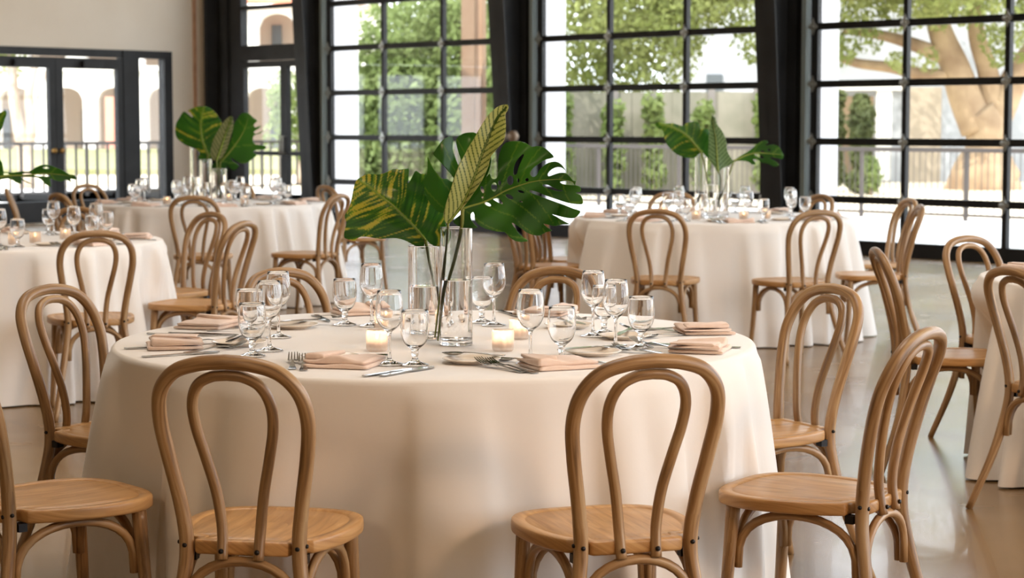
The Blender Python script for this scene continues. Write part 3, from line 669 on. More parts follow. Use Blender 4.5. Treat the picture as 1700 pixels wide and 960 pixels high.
# ------------------------------------------------------------------ tables and cloths
TAB = {'front centre': (-.22, 5.664), 'right back': (1.323, 13.14), 'left back': (-2.36, 15.51), 'left middle': (-2.767, 10.49), 'far right': (2.80, 7.92)}
TZ = .760; RT = .905
def make_table():
    root = empty('round_table')
    mb = MB(); mb.lathe([(.86, .722), (.893, .724), (.897, .735), (.897, .745), (.893, .7505), (.0001, .751)], 48); obj('tabletop', mb, M['darktable'], root)
    for s_ in (-1, 1):
        mb = MB(); mb.tube([(s_*.45, -.35, .72), (s_*.45, -.35, .02), (s_*.45, .35, .02), (s_*.45, .35, .72)], .016, 8); obj('leg', mb, M['galv'], root)
    return root
tab0 = make_table()
def cloth(cx, cy, seed):
    rnd = random.Random(seed); NT = 480; zs = []
    ph = [rnd.uniform(0, 6.28) for _ in range(8)]
    amp = lambda z: max(0, 1-z/TZ)
    rows = [(0, None)]
    cen = [(RT*k/9, TZ) for k in range(1, 9)]+[(RT-.006, TZ), (RT+.002, TZ-.0025), (RT+.0065, TZ-.008), (RT+.009, TZ-.016)]
    nz = 30; drop = [TZ-.016-(TZ-.024)*((k+1)/nz) for k in range(nz)]
    near = [(X, Y, a) for X, Y, a in CH if math.hypot(X-cx, Y-cy) < 1.45]
    def fold(th, z):
        k = amp(z)**.62*(1.12 if seed == 11 else 1.3)
        a = th+.12*math.sin(3*th+ph[0])+.07*math.sin(5*th+ph[1])+.05*(1-z/TZ)*math.sin(4*th+ph[7])
        q1, q2, q3, q4 = (11, 17, 7, 29) if seed == 11 else (19, 27, 12, 37)
        w = math.sin(q1*a+ph[2])*.5+math.sin(q2*a+ph[3])*.32+math.sin(q3*a+ph[4])*.35+.18*math.sin(q4*a+ph[5])
        w += .22*math.sin(23*a+ph[6])*math.sin(2*a+ph[1]); w = w/(.45+abs(w))*1.3*(.6+.6*abs(math.cos(th)))
        return k*(.055+.066*w)+amp(z)**1.6*.035
    vs = [(0, 0, TZ)]
    for r, z in cen:
        for i in range(NT):
            th = 2*PI*i/NT; vs.append((r*math.cos(th), r*math.sin(th), z+.0006*noise.noise(Vector((r*math.cos(th)*6, r*math.sin(th)*6, seed)))))
    for z in drop:
        for i in range(NT):
            th = 2*PI*i/NT; r = RT+.009+fold(th, z)
            lim = 9
            for X, Y, a in near:       # the cloth gives way where a chair seat pushes against it
                for q_ in range(1, 60):
                    rr_ = .6+q_*.008; wx, wy = cx+rr_*math.cos(th)-X, cy+rr_*math.sin(th)-Y
                    lx = wx*math.sin(a)-wy*math.cos(a); ly = wx*math.cos(a)+wy*math.sin(a)
                    if abs(lx) < .235 and -.2 < ly < .235-.5*max(0, abs(lx)-.12):
                        lim = min(lim, rr_); break
            if lim < r:
                k = 1 if z < .49 else max(0, 1-(z-.49)/.22); k = k*k*(3-2*k); r = r+(lim-r)*k
            vs.append((r*math.cos(th), r*math.sin(th), z))
    nr = len(cen)+len(drop); fs = [(0, 1+i, 1+(i+1) % NT) for i in range(NT)]
    for j in range(nr-1):
        for i in range(NT):
            i2 = (i+1) % NT; fs.append((1+j*NT+i, 1+(j+1)*NT+i, 1+(j+1)*NT+i2, 1+j*NT+i2))
    mb = MB(); mb.add(vs, fs); return mb.mesh('tablecloth', True)
tdesc = {'front centre': 'large round banquet table in the foreground hidden by its pale cloth', 'right back': 'round banquet table behind at right, under a long cloth, near the gridded windows',
         'left back': 'round banquet table at the far left back near the glass doors', 'left middle': 'round banquet table cut by the left picture edge, under its cloth', 'far right': 'round banquet table cut by the right picture edge, under its cloth'}
cdesc = {'front centre': 'floor-length ivory tablecloth on the foreground table, warm lit soft folds', 'right back': 'floor-length white tablecloth on the back table before the gridded windows',
         'left back': 'floor-length white tablecloth on the back table near the glass doors', 'left middle': 'floor-length white tablecloth on the table at the left picture edge', 'far right': 'floor-length tablecloth on the table cut by the right picture edge'}
for i, (k, (x, y)) in enumerate(TAB.items()):
    t = dup(tab0, (x, y, 0), .5*i); tag(t, tdesc[k], 'table', 'round banquet tables')
    c = obj('tablecloth', cloth(x, y, 11+i), M['linen']); c.location = (x, y, 0); tag(c, cdesc[k], 'tablecloth', 'long tablecloths')
kill(tab0)

# ------------------------------------------------------------------ tableware prototypes
def rnd_prof(pts, n=4): return [(p.x, p.y) for p in crom([(a, b, 0) for a, b in pts], n)]
def make_wine():
    out = rnd_prof([(.036, 0), (.0362, .002), (.022, .006), (.008, .012), (.0048, .022), (.0042, .05), (.0046, .078), (.009, .086), (.024, .099), (.0335, .117), (.0362, .138), (.0345, .160), (.0302, .190)], 3)
    inn = rnd_prof([(.0290, .190), (.0333, .160), (.0350, .138), (.0323, .118), (.022, .101), (.008, .091), (.0001, .0895)], 3)
    mb = MB(); mb.lathe([(.0001, .0005)]+[(max(a, .0001), b) for a, b in out]+[(.0296, .1908)]+inn, 32); root = obj('wine_glass', mb, M['glass'], None, True); return root
def make_goblet():
    out = rnd_prof([(.0345, 0), (.0348, .002), (.020, .007), (.0095, .013), (.0075, .022), (.0095, .030), (.0085, .037), (.013, .043), (.027, .056), (.0352, .077), (.0372, .098), (.0362, .118), (.0338, .141)], 3)
    inn = rnd_prof([(.0324, .141), (.0348, .118), (.0358, .098), (.0338, .078), (.025, .058), (.011, .048), (.0001, .0465)], 3)
    mb = MB(); mb.lathe([(.0001, .0005)]+out+[(.0331, .1418)]+inn, 32); return obj('water_goblet', mb, M['glass'], None, True)
def make_plate():
    mb = MB(); mb.lathe(rnd_prof([(.0001, .0035), (.045, .0032), (.056, .005), (.0735, .0125), (.0752, .0120), (.0740, .0105), (.052, .0025), (.046, 0), (.0001, .0002)], 3)[::-1], 40); return obj('bread_plate', mb, M['china'], None, True)
def strip(mb, pts, th):   # pts: (x, y, halfwidth, z)
    vs = []
    for x, y, w, z in pts: vs += [(x-w, y, z), (x+w, y, z), (x+w, y, z+th), (x-w, y, z+th)]
    fs = []
    for i in range(len(pts)-1):
        a = 4*i; b = a+4
        fs += [(a, a+1, b+1, b)[::-1], (a+1, a+2, b+2, b+1)[::-1], (a+2, a+3, b+3, b+2)[::-1], (a+3, a, b, b+3)[::-1]]
    fs += [(0, 1, 2, 3), (len(vs)-4, len(vs)-1, len(vs)-2, len(vs)-3)]
    mb.add(vs, fs)
def make_fork():
    mb = MB(); strip(mb, [(0, -.095, .008, .0005), (0, -.088, .0105, .0005), (0, -.06, .0078, .002), (0, -.01, .0035, .007), (0, .02, .0032, .010), (0, .032, .006, .0085), (0, .042, .0118, .006), (0, .052, .0125, .005)], .0022)
    for i in range(4):
        x = (i-1.5)*.0076; strip(mb, [(x, .051, .0026, .006), (x, .070, .0021, .0085), (x*.97, .088, .0017, .0145), (x*.95, .100, .0009, .0205)], .0022)
    return obj('fork', mb, M['steel'])
def make_knife():
    mb = MB(); strip(mb, [(0, -.105, .006, .001), (0, -.098, .0085, .0005), (0, -.03, .0065, .001), (0, -.008, .0048, .002), (0, .0, .0055, .002), (.001, .03, .0095, .0015), (.001, .08, .0098, .0012), (-.001, .105, .006, .001), (-.003, .115, .0015, .001)], .003)
    return obj('dinner_knife', mb, M['steel'])
def make_spoon():
    mb = MB(); strip(mb, [(0, -.085, .008, .0005), (0, -.078, .010, .0005), (0, -.05, .0072, .002), (0, 0, .0032, .007), (0, .025, .0034, .008)], .0022)
    vs = [(0, .052, .0015)]; n_ = 20
    for k, (r, z) in enumerate(((.4, .0022), (.75, .005), (1.0, .0085))):
        for i in range(n_):
            a = 2*PI*i/n_; vs.append((.0175*r*math.cos(a)*(1-.12*math.sin(a)), .052+.029*r*math.sin(a), z))
    fs = [(0, 1+i, 1+(i+1) % n_) for i in range(n_)]
    for j in range(2): fs += [(1+j*n_+i, 1+(j+1)*n_+i, 1+(j+1)*n_+(i+1) % n_, 1+j*n_+(i+1) % n_) for i in range(n_)]
    o = len(vs); vs += [(x, y, z-.0012) for x, y, z in vs]; fs += [tuple(k+o for k in f)[::-1] for f in fs]; a0_ = 1+2*n_
    fs += [(a0_+i, a0_+o+i, a0_+o+(i+1) % n_, a0_+(i+1) % n_) for i in range(n_)]
    mb.add(vs, fs); return obj('spoon', mb, M['steel'], None, True)
def make_napkin(seed):
    rnd = random.Random(seed); mb = MB()
    def slab(cx, cy, L_, D, z, th, rot, roll, wav):
        n_ = 16; m_ = 18; vs = []; pr = []
        for i in range(9): a = -PI/2+PI*i/8; pr.append((D/2-th/2+math.cos(a)*th/2*roll, math.sin(a)*th/2*roll))      # fold at the front
        pr += [(0, th*.46), (-D*.3, th*.40), (-D/2+.004, th*.34), (-D/2, 0), (-D/2+.004, -th*.38), (-D*.3, -th*.44), (0, -th*.5)]
        np_ = len(pr)
        for j in range(m_+1):
            x = -L_/2+L_*j/m_; e = 1-.25*abs(2*j/m_-1)**6
            for (y, zz) in pr:
                wv = wav*noise.noise(Vector((x*14+seed, y*10, z*40)))
                X = x+.006*noise.noise(Vector((y*20, seed, j*.1))); Y = -(y+.006*noise.noise(Vector((x*16, seed*3.1, 0)))); Z = z+th/2+zz*e+(wv if zz > 0 else 0)
                vs.append((cx+X*math.cos(rot)-Y*math.sin(rot), cy+X*math.sin(rot)+Y*math.cos(rot), max(z*.98, Z)))
        fs = [(j*np_+i, j*np_+(i+1) % np_, (j+1)*np_+(i+1) % np_, (j+1)*np_+i) for j in range(m_) for i in range(np_)]
        fs += [tuple(range(np_))[::-1], tuple(m_*np_+i for i in range(np_))]; mb.add(vs, fs)
    sg = rnd.choice((-1, 1))
    slab(0, 0, .170, .150, 0, .011, 0, 1, .005); slab(-.003, .006, .166, .140, .0105, .013, rnd.uniform(-.06, .06), 1.2, .012)
    slab(sg*.055, .004, .052, .125, .021, .012, sg*rnd.uniform(.05, .16), 1.25, .010)
    return obj('folded_napkin', mb, M['napkin'], None, True)
def make_votive():
    root = empty('votive_candle')
    mb = MB(); fl = lambda a, z: .03*math.cos(10*a) if .006 < z < .050 else 0
    mb.lathe([(.0001, 0), (.026, 0), (.0285, .003), (.029, .010), (.029, .030), (.0292, .048), (.0292, .058), (.0262, .058), (.0258, .048), (.0255, .030), (.0255, .010), (.0001, .008)], 60, flute=fl); obj('glass_holder', mb, M['votive'], root, True)
    mb = MB(); mb.lathe([(.0001, .0085), (.019, .0085), (.019, .030), (.017, .0315), (.0001, .030)], 20); obj('candle', mb, M['wax'], root)
    mb = MB(); mb.tube([(0, 0, .030), (.0005, 0, .036)], .0008, 6); obj('wick', mb, M['bolt'], root)
    mb = MB(); mb.lathe([(.0001, .034), (.0028, .037), (.0036, .041), (.0026, .047), (.0001, .054)], 12); obj('flame', mb, M['flame'], root, True)
    return root
def make_vase(h, r, wl):
    root = empty('cylinder_vase')
    mb = MB(); mb.lathe([(.0001, 0), (r-.002, 0), (r, .002), (r, .006), (r, .03), (r, h-.02), (r, h-.003), (r, h-.001), (r-.0008, h), (r-.0018, h), (r-.0026, h-.001), (r-.0026, h-.003), (r-.0026, h-.02), (r-.0026, .04), (r-.0026, .022), (r-.008, .013), (.0001, .012)], 48); obj('glass_cylinder', mb, M['glass'], root, True)
    mb = MB(); ri = r-.0022; mb.lathe([(.0001, .0125), (ri-.006, .0135), (ri, .021), (ri, .03), (ri, wl-.01), (ri, wl-.002), (ri, wl-.0006), (ri-.0008, wl), (ri-.003, wl), (.0001, wl-.0006)], 48); obj('water', mb, M['water'], root, True)
    return root
K = dict(wine=make_wine(), goblet=make_goblet(), plate=make_plate(), fork=make_fork(), knife=make_knife(), spoon=make_spoon(), votive=make_votive())
NAP = [make_napkin(s) for s in (1, 2, 3)]
ITEMS = []
DESC = dict(wine=('tall clear stemmed wine glass', 'glass'), goblet=('short clear footed water goblet', 'glass'), plate=('small cream bread plate', 'plate'), fork=('polished steel fork', 'fork'),
            knife=('polished steel table knife', 'knife'), spoon=('polished steel spoon', 'spoon'), votive=('lit candle in a ribbed votive glass', 'candle'), napkin=('folded blush linen napkin', 'napkin'))
nap_i = [0]
def put(kind, x, y, rz, tab, z=None):
    z = TZ+.0012 if z is None else z
    if kind == 'napkin': nap_i[0] += 1; src = NAP[nap_i[0] % 3]
    else: src = K[kind]
    o = dup(src, (x, y, z), rz); ITEMS.append((kind, tab, o)); return o
def face(x, y, tab):
    c = TAB[tab]; return math.atan2(c[1]-y, c[0]-x)-PI/2       # local +Y towards the table centre
FC = 'front centre'
def putpx(kind, px, py, rot=0, lift=0):
    p = at_z(px, py, TZ); c = TAB[FC]; v_ = Vector((p.x-c[0], p.y-c[1])); m_ = {'knife': .775, 'fork': .79, 'spoon': .79, 'napkin': .81}.get(kind, .86)
    if v_.length > m_: v_ *= m_/v_.length
    p = Vector((c[0]+v_.x, c[1]+v_.y, TZ)); put(kind, p.x, p.y, face(p.x, p.y, FC)+rot, FC, TZ+.0012+lift)
for g_ in ((447.5, 583), (462.6, 561), (617, 542), (646.7, 606), (820, 541), (880.6, 604), (984.5, 559), (1022, 580)): putpx('wine', *g_)
for g_ in ((419, 592), (414, 562), (572.6, 540), (689, 607), (800, 536), (932.6, 600), (1003, 554), (1064, 578)): putpx('goblet', *g_)
for x, y in ((626, 583), (835, 583), (862, 563), (638, 548)): putpx('votive', x, y)
for x, y, r in ((572, 608, .05), (928, 610, -.06), (1162, 583, .1), (1168, 553, -.1), (347, 544, .1), (290, 577, -.08), (600, 521, .1), (905, 523, 0)): putpx('napkin', x, y, r)
for x, y in ((548, 598), (783, 603), (985, 590), (1038, 563), (487, 545), (397, 574), (945, 545), (700, 532)): putpx('plate', x, y)
for x, y, r in ((486, 607, .6), (504, 609, .55), (832, 614, .38), (851, 615, .36), (1092, 577, -.5), (1070, 588, -.1), (1084, 551, -.55), (357, 583, .25), (333, 571, .1), (396, 551, .2), (978, 532, .2), (545, 529, .1)): putpx('fork', x, y, r)
for x, y, r in ((650, 622, -.6), (676, 619, -.55), (1130, 575, -.1), (1205, 578, -.05), (1112, 547, .1), (300, 557, -.1), (335, 556, -.1), (232, 579, .1), (275, 592, 0), (535, 530, -.3), (850, 521, .6), (862, 528, .55), (992, 604, .3)): putpx('knife', x, y, r)
for x, y, r in ((598, 596, -.9), (868, 602, .8), (1046, 586, .4), (1102, 560, .5), (346, 577, -.6), (408, 547, -.6)): putpx('spoon', x, y, r)
for x, y in ((985, 587), (1038, 560), (397, 571), (487, 542), (945, 542)): putpx('knife', x, y, 1.2, .0135)
putpx('spoon', 785, 600, 1.3, .0135)
def setting(tab, th, rnd, cut=True):
    cx, cy = TAB[tab]; ur = Vector((math.cos(th), math.sin(th), 0)); ut = Vector((-ur.y, ur.x, 0)); rz = th+PI/2     # local +Y inwards; local +X = ut
    def P(t, r): return cx+ur.x*r+ut.x*t, cy+ur.y*r+ut.y*t
    j = lambda a=.012: rnd.uniform(-a, a)
    L_ = [('napkin', 0, .78, j(.15)), ('plate', -.12, .60, 0), ('wine', .10, .55, 0), ('goblet', .185, .60, 0)]
    if cut: L_ += [('fork', -.125, .77, j(.1)), ('fork', -.155, .77, j(.1)), ('knife', .125, .76, j(.1)), ('spoon', .155, .76, j(.1))]
    for k, t, r, a in L_: x, y = P(t+j(), r+j()); put(k, x, y, rz+a, tab)
rs = random.Random(77)
for tab, off in (('right back', .12), ('left back', .3), ('left middle', .18), ('far right', .25)):
    for i in range(8):
        th = off+2*PI*i/8; cx, cy = TAB[tab]
        X_ = px_of((cx+.7*math.cos(th), cy+.7*math.sin(th), TZ))
        if not -40 < X_ < 1740: continue
        setting(tab, th, rs, True)
for tab, pts in (('right back', ((-.14, -.38), (.16, -.42), (.32, -.30), (-.30, .25))), ('left back', ((-.28, -.30), (.32, -.34), (.1, .35))), ('left middle', ((.22, -.34), (.30, -.22), (.38, .12)))):
    for dx, dy in pts: put('votive', TAB[tab][0]+dx, TAB[tab][1]+dy, 0, tab)
for o in list(K.values())+NAP:
    if o.name in KIDS: kill(o)
    else: bpy.data.objects.remove(o)
ORD = ['leftmost', 'second from left', 'third from left', 'fourth from left', 'fifth from left', 'sixth from left', 'seventh from left', 'eighth from left', 'ninth from left', 'tenth from left', 'eleventh from left', 'twelfth from left', 'thirteenth from left', 'fourteenth from left', 'fifteenth from left', 'sixteenth from left', 'seventeenth from left', 'eighteenth from left', 'nineteenth from left', 'twentieth from left']
for tab in TAB:
    for kind in DESC:
        L_ = sorted([o for k, t, o in ITEMS if k == kind and t == tab], key=lambda o: px_of(o.location))
        for i, o in enumerate(L_):
            d, c_ = DESC[kind]; tag(o, '%s, %s on the %s table' % (d, ORD[i] if len(L_) > 1 else 'the one', tab), c_, '%s set on the %s table' % (dict(wine='wine glasses', goblet='water goblets', plate='bread plates', fork='forks', knife='knives', spoon='spoons', votive='votive candles', napkin='napkins')[kind], tab))
# candle light
for k, t, o in ITEMS:
    if k == 'votive' and t == FC:
        d = bpy.data.lights.new('candle_light', 'POINT'); d.energy = .15; d.color = (1, .66, .42); d.shadow_soft_size = .006; l = bpy.data.objects.new('candle_light', d); C.objects.link(l); l.location = (0, 0, .050); l.parent = o

# ------------------------------------------------------------------ vases and leaves
def vase(px, py, h, r, wl, label, group, pos=None):
    p = at_z(px, py, TZ) if pos is None else Vector(pos)
    v = make_vase(h, r, wl); v.location = (p.x, p.y, TZ+.0012); tag(v, label, 'vase', group); return p
v1 = vase(757.5, 573, .328, .0455, .212-.03, 'taller clear cylinder vase of water on the front centre table', 'vases on the front table')
v2 = vase(704, 563, .268, .0450, .152, 'shorter clear cylinder vase behind left of the taller one, front centre table', 'vases on the front table')
def inside(p, poly):
    x, y = p; c = False; j = len(poly)-1
    for i in range(len(poly)):
        xi, yi = poly[i]; xj, yj = poly[j]
        if (yi > y) != (yj > y) and x < (xj-xi)*(y-yi)/(yj-yi)+xi: c = not c
        j = i
    return c
def smooth2(poly, n=3): return [(p.x, p.y) for p in crom([(a, b, 0) for a, b in poly], n, True)]
def leaf_blade(outline, holes, mid, Y, col, fold, bend, parent, step=2.2, rip=.006, th=.0012, sm=3):
    """outline in picture pixels at depth Y; the blade is folded along its midrib, bent towards its tip and rippled"""
    o_ = smooth2(outline, sm) if sm > 1 else outline; hs = [smooth2(h, 3) for h in holes]
    pts = [Vector(p) for p in o_]; edges = [(i, (i+1) % len(o_)) for i in range(len(o_))]
    for h in hs:
        b = len(pts); pts += [Vector(p) for p in h]; edges += [(b+i, b+(i+1) % len(h)) for i in range(len(h))]
    xs_ = [p[0] for p in o_]; ys_ = [p[1] for p in o_]; y = min(ys_); k = 0
    allb = [p for p in pts]
    while y < max(ys_):
        x = min(xs_)+(step/2 if k % 2 else 0)
        while x < max(xs_):
            if inside((x, y), o_) and not any(inside((x, y), h) for h in hs): pts.append(Vector((x, y)))
            x += step
        y += step*.87; k += 1
    vt, _, fc, _, _, _ = geometry.delaunay_2d_cdt(pts, edges, [], 0, .05)
    fs = []
    for f in fc:
        c_ = sum((vt[i] for i in f), Vector((0, 0)))/len(f)
        if inside(c_, o_) and not any(inside(c_, h) for h in hs): fs.append(tuple(f))
    md = [Vector(m) for m in crom([(a, b, 0) for a, b in mid], 8)]; cum = [0]
    for i in range(1, len(md)): cum.append(cum[-1]+(md[i]-md[i-1]).length)
    Lm = cum[-1]
    def info(p):
        best = None
        for i in range(len(md)-1):
            a, b = md[i].xy, md[i+1].xy; d = b-a; t = max(0, min(1, (p-a).dot(d)/d.length_squared)); q_ = a+d*t; dd = (p-q_).length
            if best is None or dd < best[0]: s_ = d.x*(p.y-a.y)-d.y*(p.x-a.x); best = (dd, cum[i]+d.length*t, 1 if s_ > 0 else -1)
        return best
    vs = []; cols = []
    for p in vt:
        d, l, s_ = info(p); u = l/Lm
        dy = fold*(d/100)+bend*(u*u)+rip*math.sin(d*.10+l*.05*s_+s_)*min(1, d/25)+rip*.6*noise.noise(Vector((p.x*.03, p.y*.03, Y)))
        v = ray(p.x, p.y); t = (Y+dy)/v.y; vs.append(Vector((v.x*t, Y+dy, EYE+v.z*t))); cols.append(col(d, l, u, s_, p))
    me = bpy.data.meshes.new('leaf_blade'); me.from_pydata([tuple(v-parent.location) for v in vs], [], fs)
    ca = me.color_attributes.new('Col', 'FLOAT_COLOR', 'POINT')
    for i, c_ in enumerate(cols): ca.data[i].color = c_
    me.shade_smooth(); o = obj('leaf_blade', me, M['leaf'], parent)
    s = o.modifiers.new('thick', 'SOLIDIFY'); s.thickness = th; s.offset = 0
    # midrib ridge, on the camera side and the back alike
    mb = MB(); pl = []
    for i, p in enumerate(md):
        u = cum[i]/Lm; dy = bend*u*u+rip*.6*noise.noise(Vector((p.x*.03, p.y*.03, Y)))+rip*math.sin(1)*0
        v = ray(p.x, p.y); t = (Y+dy)/v.y; pl.append(Vector((v.x*t, Y+dy, EYE+v.z*t))-parent.location)
    mb.tube(pl, [max(.0006, Y/5.4*(.0030-.0024*cum[i]/Lm)) for i in range(len(pl))], 8); obj('midrib', mb, M['rib'], parent, True)
    return vs
M['rib'] = mat('leaf_rib', '7d8f35', .4)
def lerp3(a, b, t): t = max(0, min(1, t)); return tuple(x+(y-x)*t for x, y in zip(a, b))
def lat(d, l, sp, slope): x = (l-d*slope)/sp; return abs((x % 1)-.5)*2      # 1 on a lateral vein
G1, G2, GV = lin('2a5a1a'), lin('447c26'), lin('6f9436')
def c_pothos(amount=1.0):
    YL, YM = lin('b5b24a'), lin('7f9c2e')
    def f(d, l, u, s_, p):
        w = l-d*.55; n_ = noise.noise(Vector((w*.055, d*.012, s_*3.3))); n2 = noise.noise(Vector((w*.35, d*.03, 7)))
        c_ = lerp3(G1, G2, .5+n2)
        n3 = noise.noise(Vector((w*.16, d*.02, 5+s_))); k = (n_*.8+n2*.9+n3*1.3-.22+(.22 if (s_ < 0 and u > .4) or u > .6 else -.2))*amount
        if k > 0: c_ = lerp3(c_, YM if k < .3 else YL, min(1, k*3))
        if d < 2.4: c_ = lerp3(c_, YM, .8)
        return c_
    return f
def c_mon(d, l, u, s_, p):
    v = lat(d, l, 34, .75); n_ = noise.noise(Vector((p.x*.02, p.y*.02, 3)))
    c_ = lerp3(G1, G2, .5+n_*.9)
    if v > .93: c_ = lerp3(c_, GV, .6)
    return c_
def c_cal(pale, dark, sp=6.0, sl=.9, side=1):
    def f(d, l, u, s_, p):
        v = lat(d, l*side, sp, sl); c_ = pale
        if v > .72: c_ = lerp3(pale, dark, .85)
        if d < 2.2: c_ = dark
        return c_
    return f
def tropical(name, label, group, Y, outline, holes, mid, col, fold, bend, stem, stem_r, **kw):
    b = at_y(mid[0][0], mid[0][1], Y); root = empty(name, b); tag(root, label, 'leaf', group)
    leaf_blade(outline, holes, mid, Y, col, fold, bend, root, **kw)
    if stem:
        mb = MB(); pl = crom([at_y(x, y, yy)-b for x, y, yy in stem], 6); mb.tube(pl, [stem_r*(1-.25*i/len(pl)) for i in range(len(pl))], 8); obj('stem', mb, M['stem'], root, True)
    return root
gf = 'tropical leaves in the front table vases'
s6 = lambda L_: [(560+x/6, 260+y/6) for x, y in L_]
s4 = lambda L_: [(700+x/4, 160+y/4) for x, y in L_]
s5 = lambda L_: [(780+x/5.055, 220+y/5.055) for x, y in L_]
YV1, YV2 = v1.y, v2.y
tropical('pothos_leaf', 'broad yellow-streaked green leaf leaning left out of the front vases', gf, YV2-.01,
    s6([(880, 832), (862, 905), (850, 917), (800, 900), (730, 865), (680, 838), (600, 815), (520, 813), (430, 820), (340, 806), (265, 797), (215, 805), (170, 842), (110, 825), (68, 805), (72, 740), (90, 660), (75, 590), (118, 510), (145, 410), (160, 330), (185, 245), (250, 197), (310, 173), (400, 178), (460, 167), (520, 142), (565, 122), (620, 132), (708, 120), (712, 190), (703, 270), (740, 212), (778, 143), (830, 172), (900, 185), (975, 300), (1030, 430), (1055, 560), (1085, 680), (1125, 765), (1105, 850), (1060, 893), (980, 895), (925, 868)]),
    [], s6([(880, 832), (760, 690), (640, 570), (540, 475), (430, 395), (300, 290), (215, 240)]), c_pothos(1), .035, -.05,
    [(706.6, 399, YV2-.01), (712, 430, YV2), (722, 481, YV2), (730, 558, YV2+.01)], .0048)
mon_o = s5([(-60, 560), (20, 480), (90, 430), (135, 380), (168, 345), (180, 380), (205, 392), (232, 372), (235, 300), (240, 220), (262, 140), (300, 88), (380, 72), (460, 84), (520, 120), (560, 113), (620, 125), (670, 165), (705, 208),
    (640, 226), (580, 262), (530, 300), (505, 345), (528, 374), (560, 360), (582, 320), (612, 287), (660, 256), (720, 245), (770, 270), (805, 322), (780, 300), (740, 290), (690, 307), (655, 345), (662, 368), (700, 356), (750, 340), (800, 340), (840, 370), (868, 405), (890, 408), (880, 445), (862, 415), (820, 407), (758, 414), (778, 432), (830, 441), (880, 443), (925, 455), (930, 495), (885, 507), (930, 527), (948, 570), (945, 600), (900, 602), (820, 590), (730, 560), (640, 530), (575, 502), (510, 484), (500, 492), (515, 508), (560, 525), (640, 555), (720, 585), (800, 612), (870, 640), (928, 660), (912, 690), (880, 718), (820, 718), (750, 702), (688, 686), (740, 716), (795, 748), (832, 768), (780, 770), (730, 785), (680, 781), (618, 765), (650, 797), (690, 825), (640, 837), (590, 865), (530, 860), (470, 835), (410, 790), (375, 768), (352, 762), (400, 830), (450, 882), (492, 910), (440, 918), (380, 910), (330, 875), (292, 837), (230, 833), (150, 813), (90, 788), (45, 742), (40, 695), (28, 668), (8, 685), (12, 735), (45, 775), (65, 798), (20, 806), (-55, 800), (-110, 778), (-142, 742), (-90, 700), (-60, 660)])
def ell(cx, cy, rx, ry, rot=0): return s5([(cx+rx*math.cos(a)*math.cos(rot)-ry*math.sin(a)*math.sin(rot), cy+rx*math.cos(a)*math.sin(rot)+ry*math.sin(a)*math.cos(rot)) for a in [2*PI*i/8 for i in range(8)]])
mon_h = [s5([(443, 183), (452, 195), (430, 240), (407, 300), (395, 348), (368, 352), (370, 290), (398, 230)]), ell(340, 402, 27, 40), ell(407, 404, 8, 18), ell(479, 397, 14, 14), ell(205, 458, 25, 38), ell(250, 422, 12, 20), ell(105, 480, 13, 30, -.3),
    s5([(195, 560), (240, 552), (275, 588), (270, 603), (232, 585)]), ell(150, 602, 30, 12, .45), ell(333, 540, 35, 17, .5), ell(430, 497, 28, 11, .3), s5([(612, 438), (660, 441), (730, 477), (785, 489), (740, 493), (670, 475), (622, 456)]), ell(107, 546, 8, 8), ell(430, 580, 16, 5, .3)]
tropical('monstera_leaf', 'large dark green split leaf with holes leaning right out of the front vases', gf, YV1-.02, mon_o, mon_h,
    s5([(-60, 640), (0, 620), (100, 590), (200, 545), (300, 490), (450, 435), (580, 405), (760, 395), (880, 420)]), c_mon, .04, -.06,
    [(768, 347, YV1-.02), (766, 380, YV1-.01), (755, 430, YV1), (742, 480, YV1), (734, 568, YV1+.01)], .0055, sm=2)
tropical('monstera_leaf', 'dark green split leaf standing behind the pale upright leaf in the front vases', gf, YV1+.06,
    s4([(140, 775), (90, 750), (50, 700), (20, 640), (15, 560), (35, 520), (40, 450), (40, 400), (80, 480), (130, 543), (165, 548), (203, 568), (213, 545), (160, 477), (110, 420), (78, 385), (110, 330), (150, 282), (205, 270), (205, 350), (225, 410), (247, 462), (262, 430), (238, 350), (230, 287), (270, 250), (320, 240), (358, 245), (420, 300), (462, 400), (445, 500), (380, 620), (300, 700), (220, 760)]),
    [], s4([(185, 770), (190, 680), (205, 590), (240, 480), (290, 380), (330, 280)]), c_mon, -.04, .03,
    [(746, 352, YV1+.06), (742, 400, YV1+.02), (735, 450, YV1), (722, 560, YV1+.01)], .0032)
tropical('calathea_leaf', 'long pale leaf with dark veins standing upright in the front vases', gf, YV1-.035,
    s4([(165, 845), (145, 790), (160, 720), (198, 600), (240, 480), (300, 360), (370, 240), (430, 142), (500, 72), (570, 53), (573, 90), (556, 120), (560, 200), (548, 290), (500, 350), (460, 400), (440, 470), (400, 560), (340, 650), (290, 720), (230, 790), (190, 840)]),
    [], s4([(175, 845), (270, 715), (340, 560), (385, 430), (425, 320), (480, 190), (520, 120), (560, 75)]), c_cal(lin('b3b878'), lin('3d5a1c'), 13, 1.5), -.08, .02,
    [(744, 371, YV1-.035), (742, 400, YV1-.01), (737, 460, YV1), (727, 566, YV1+.005)], .0030, step=1.5)
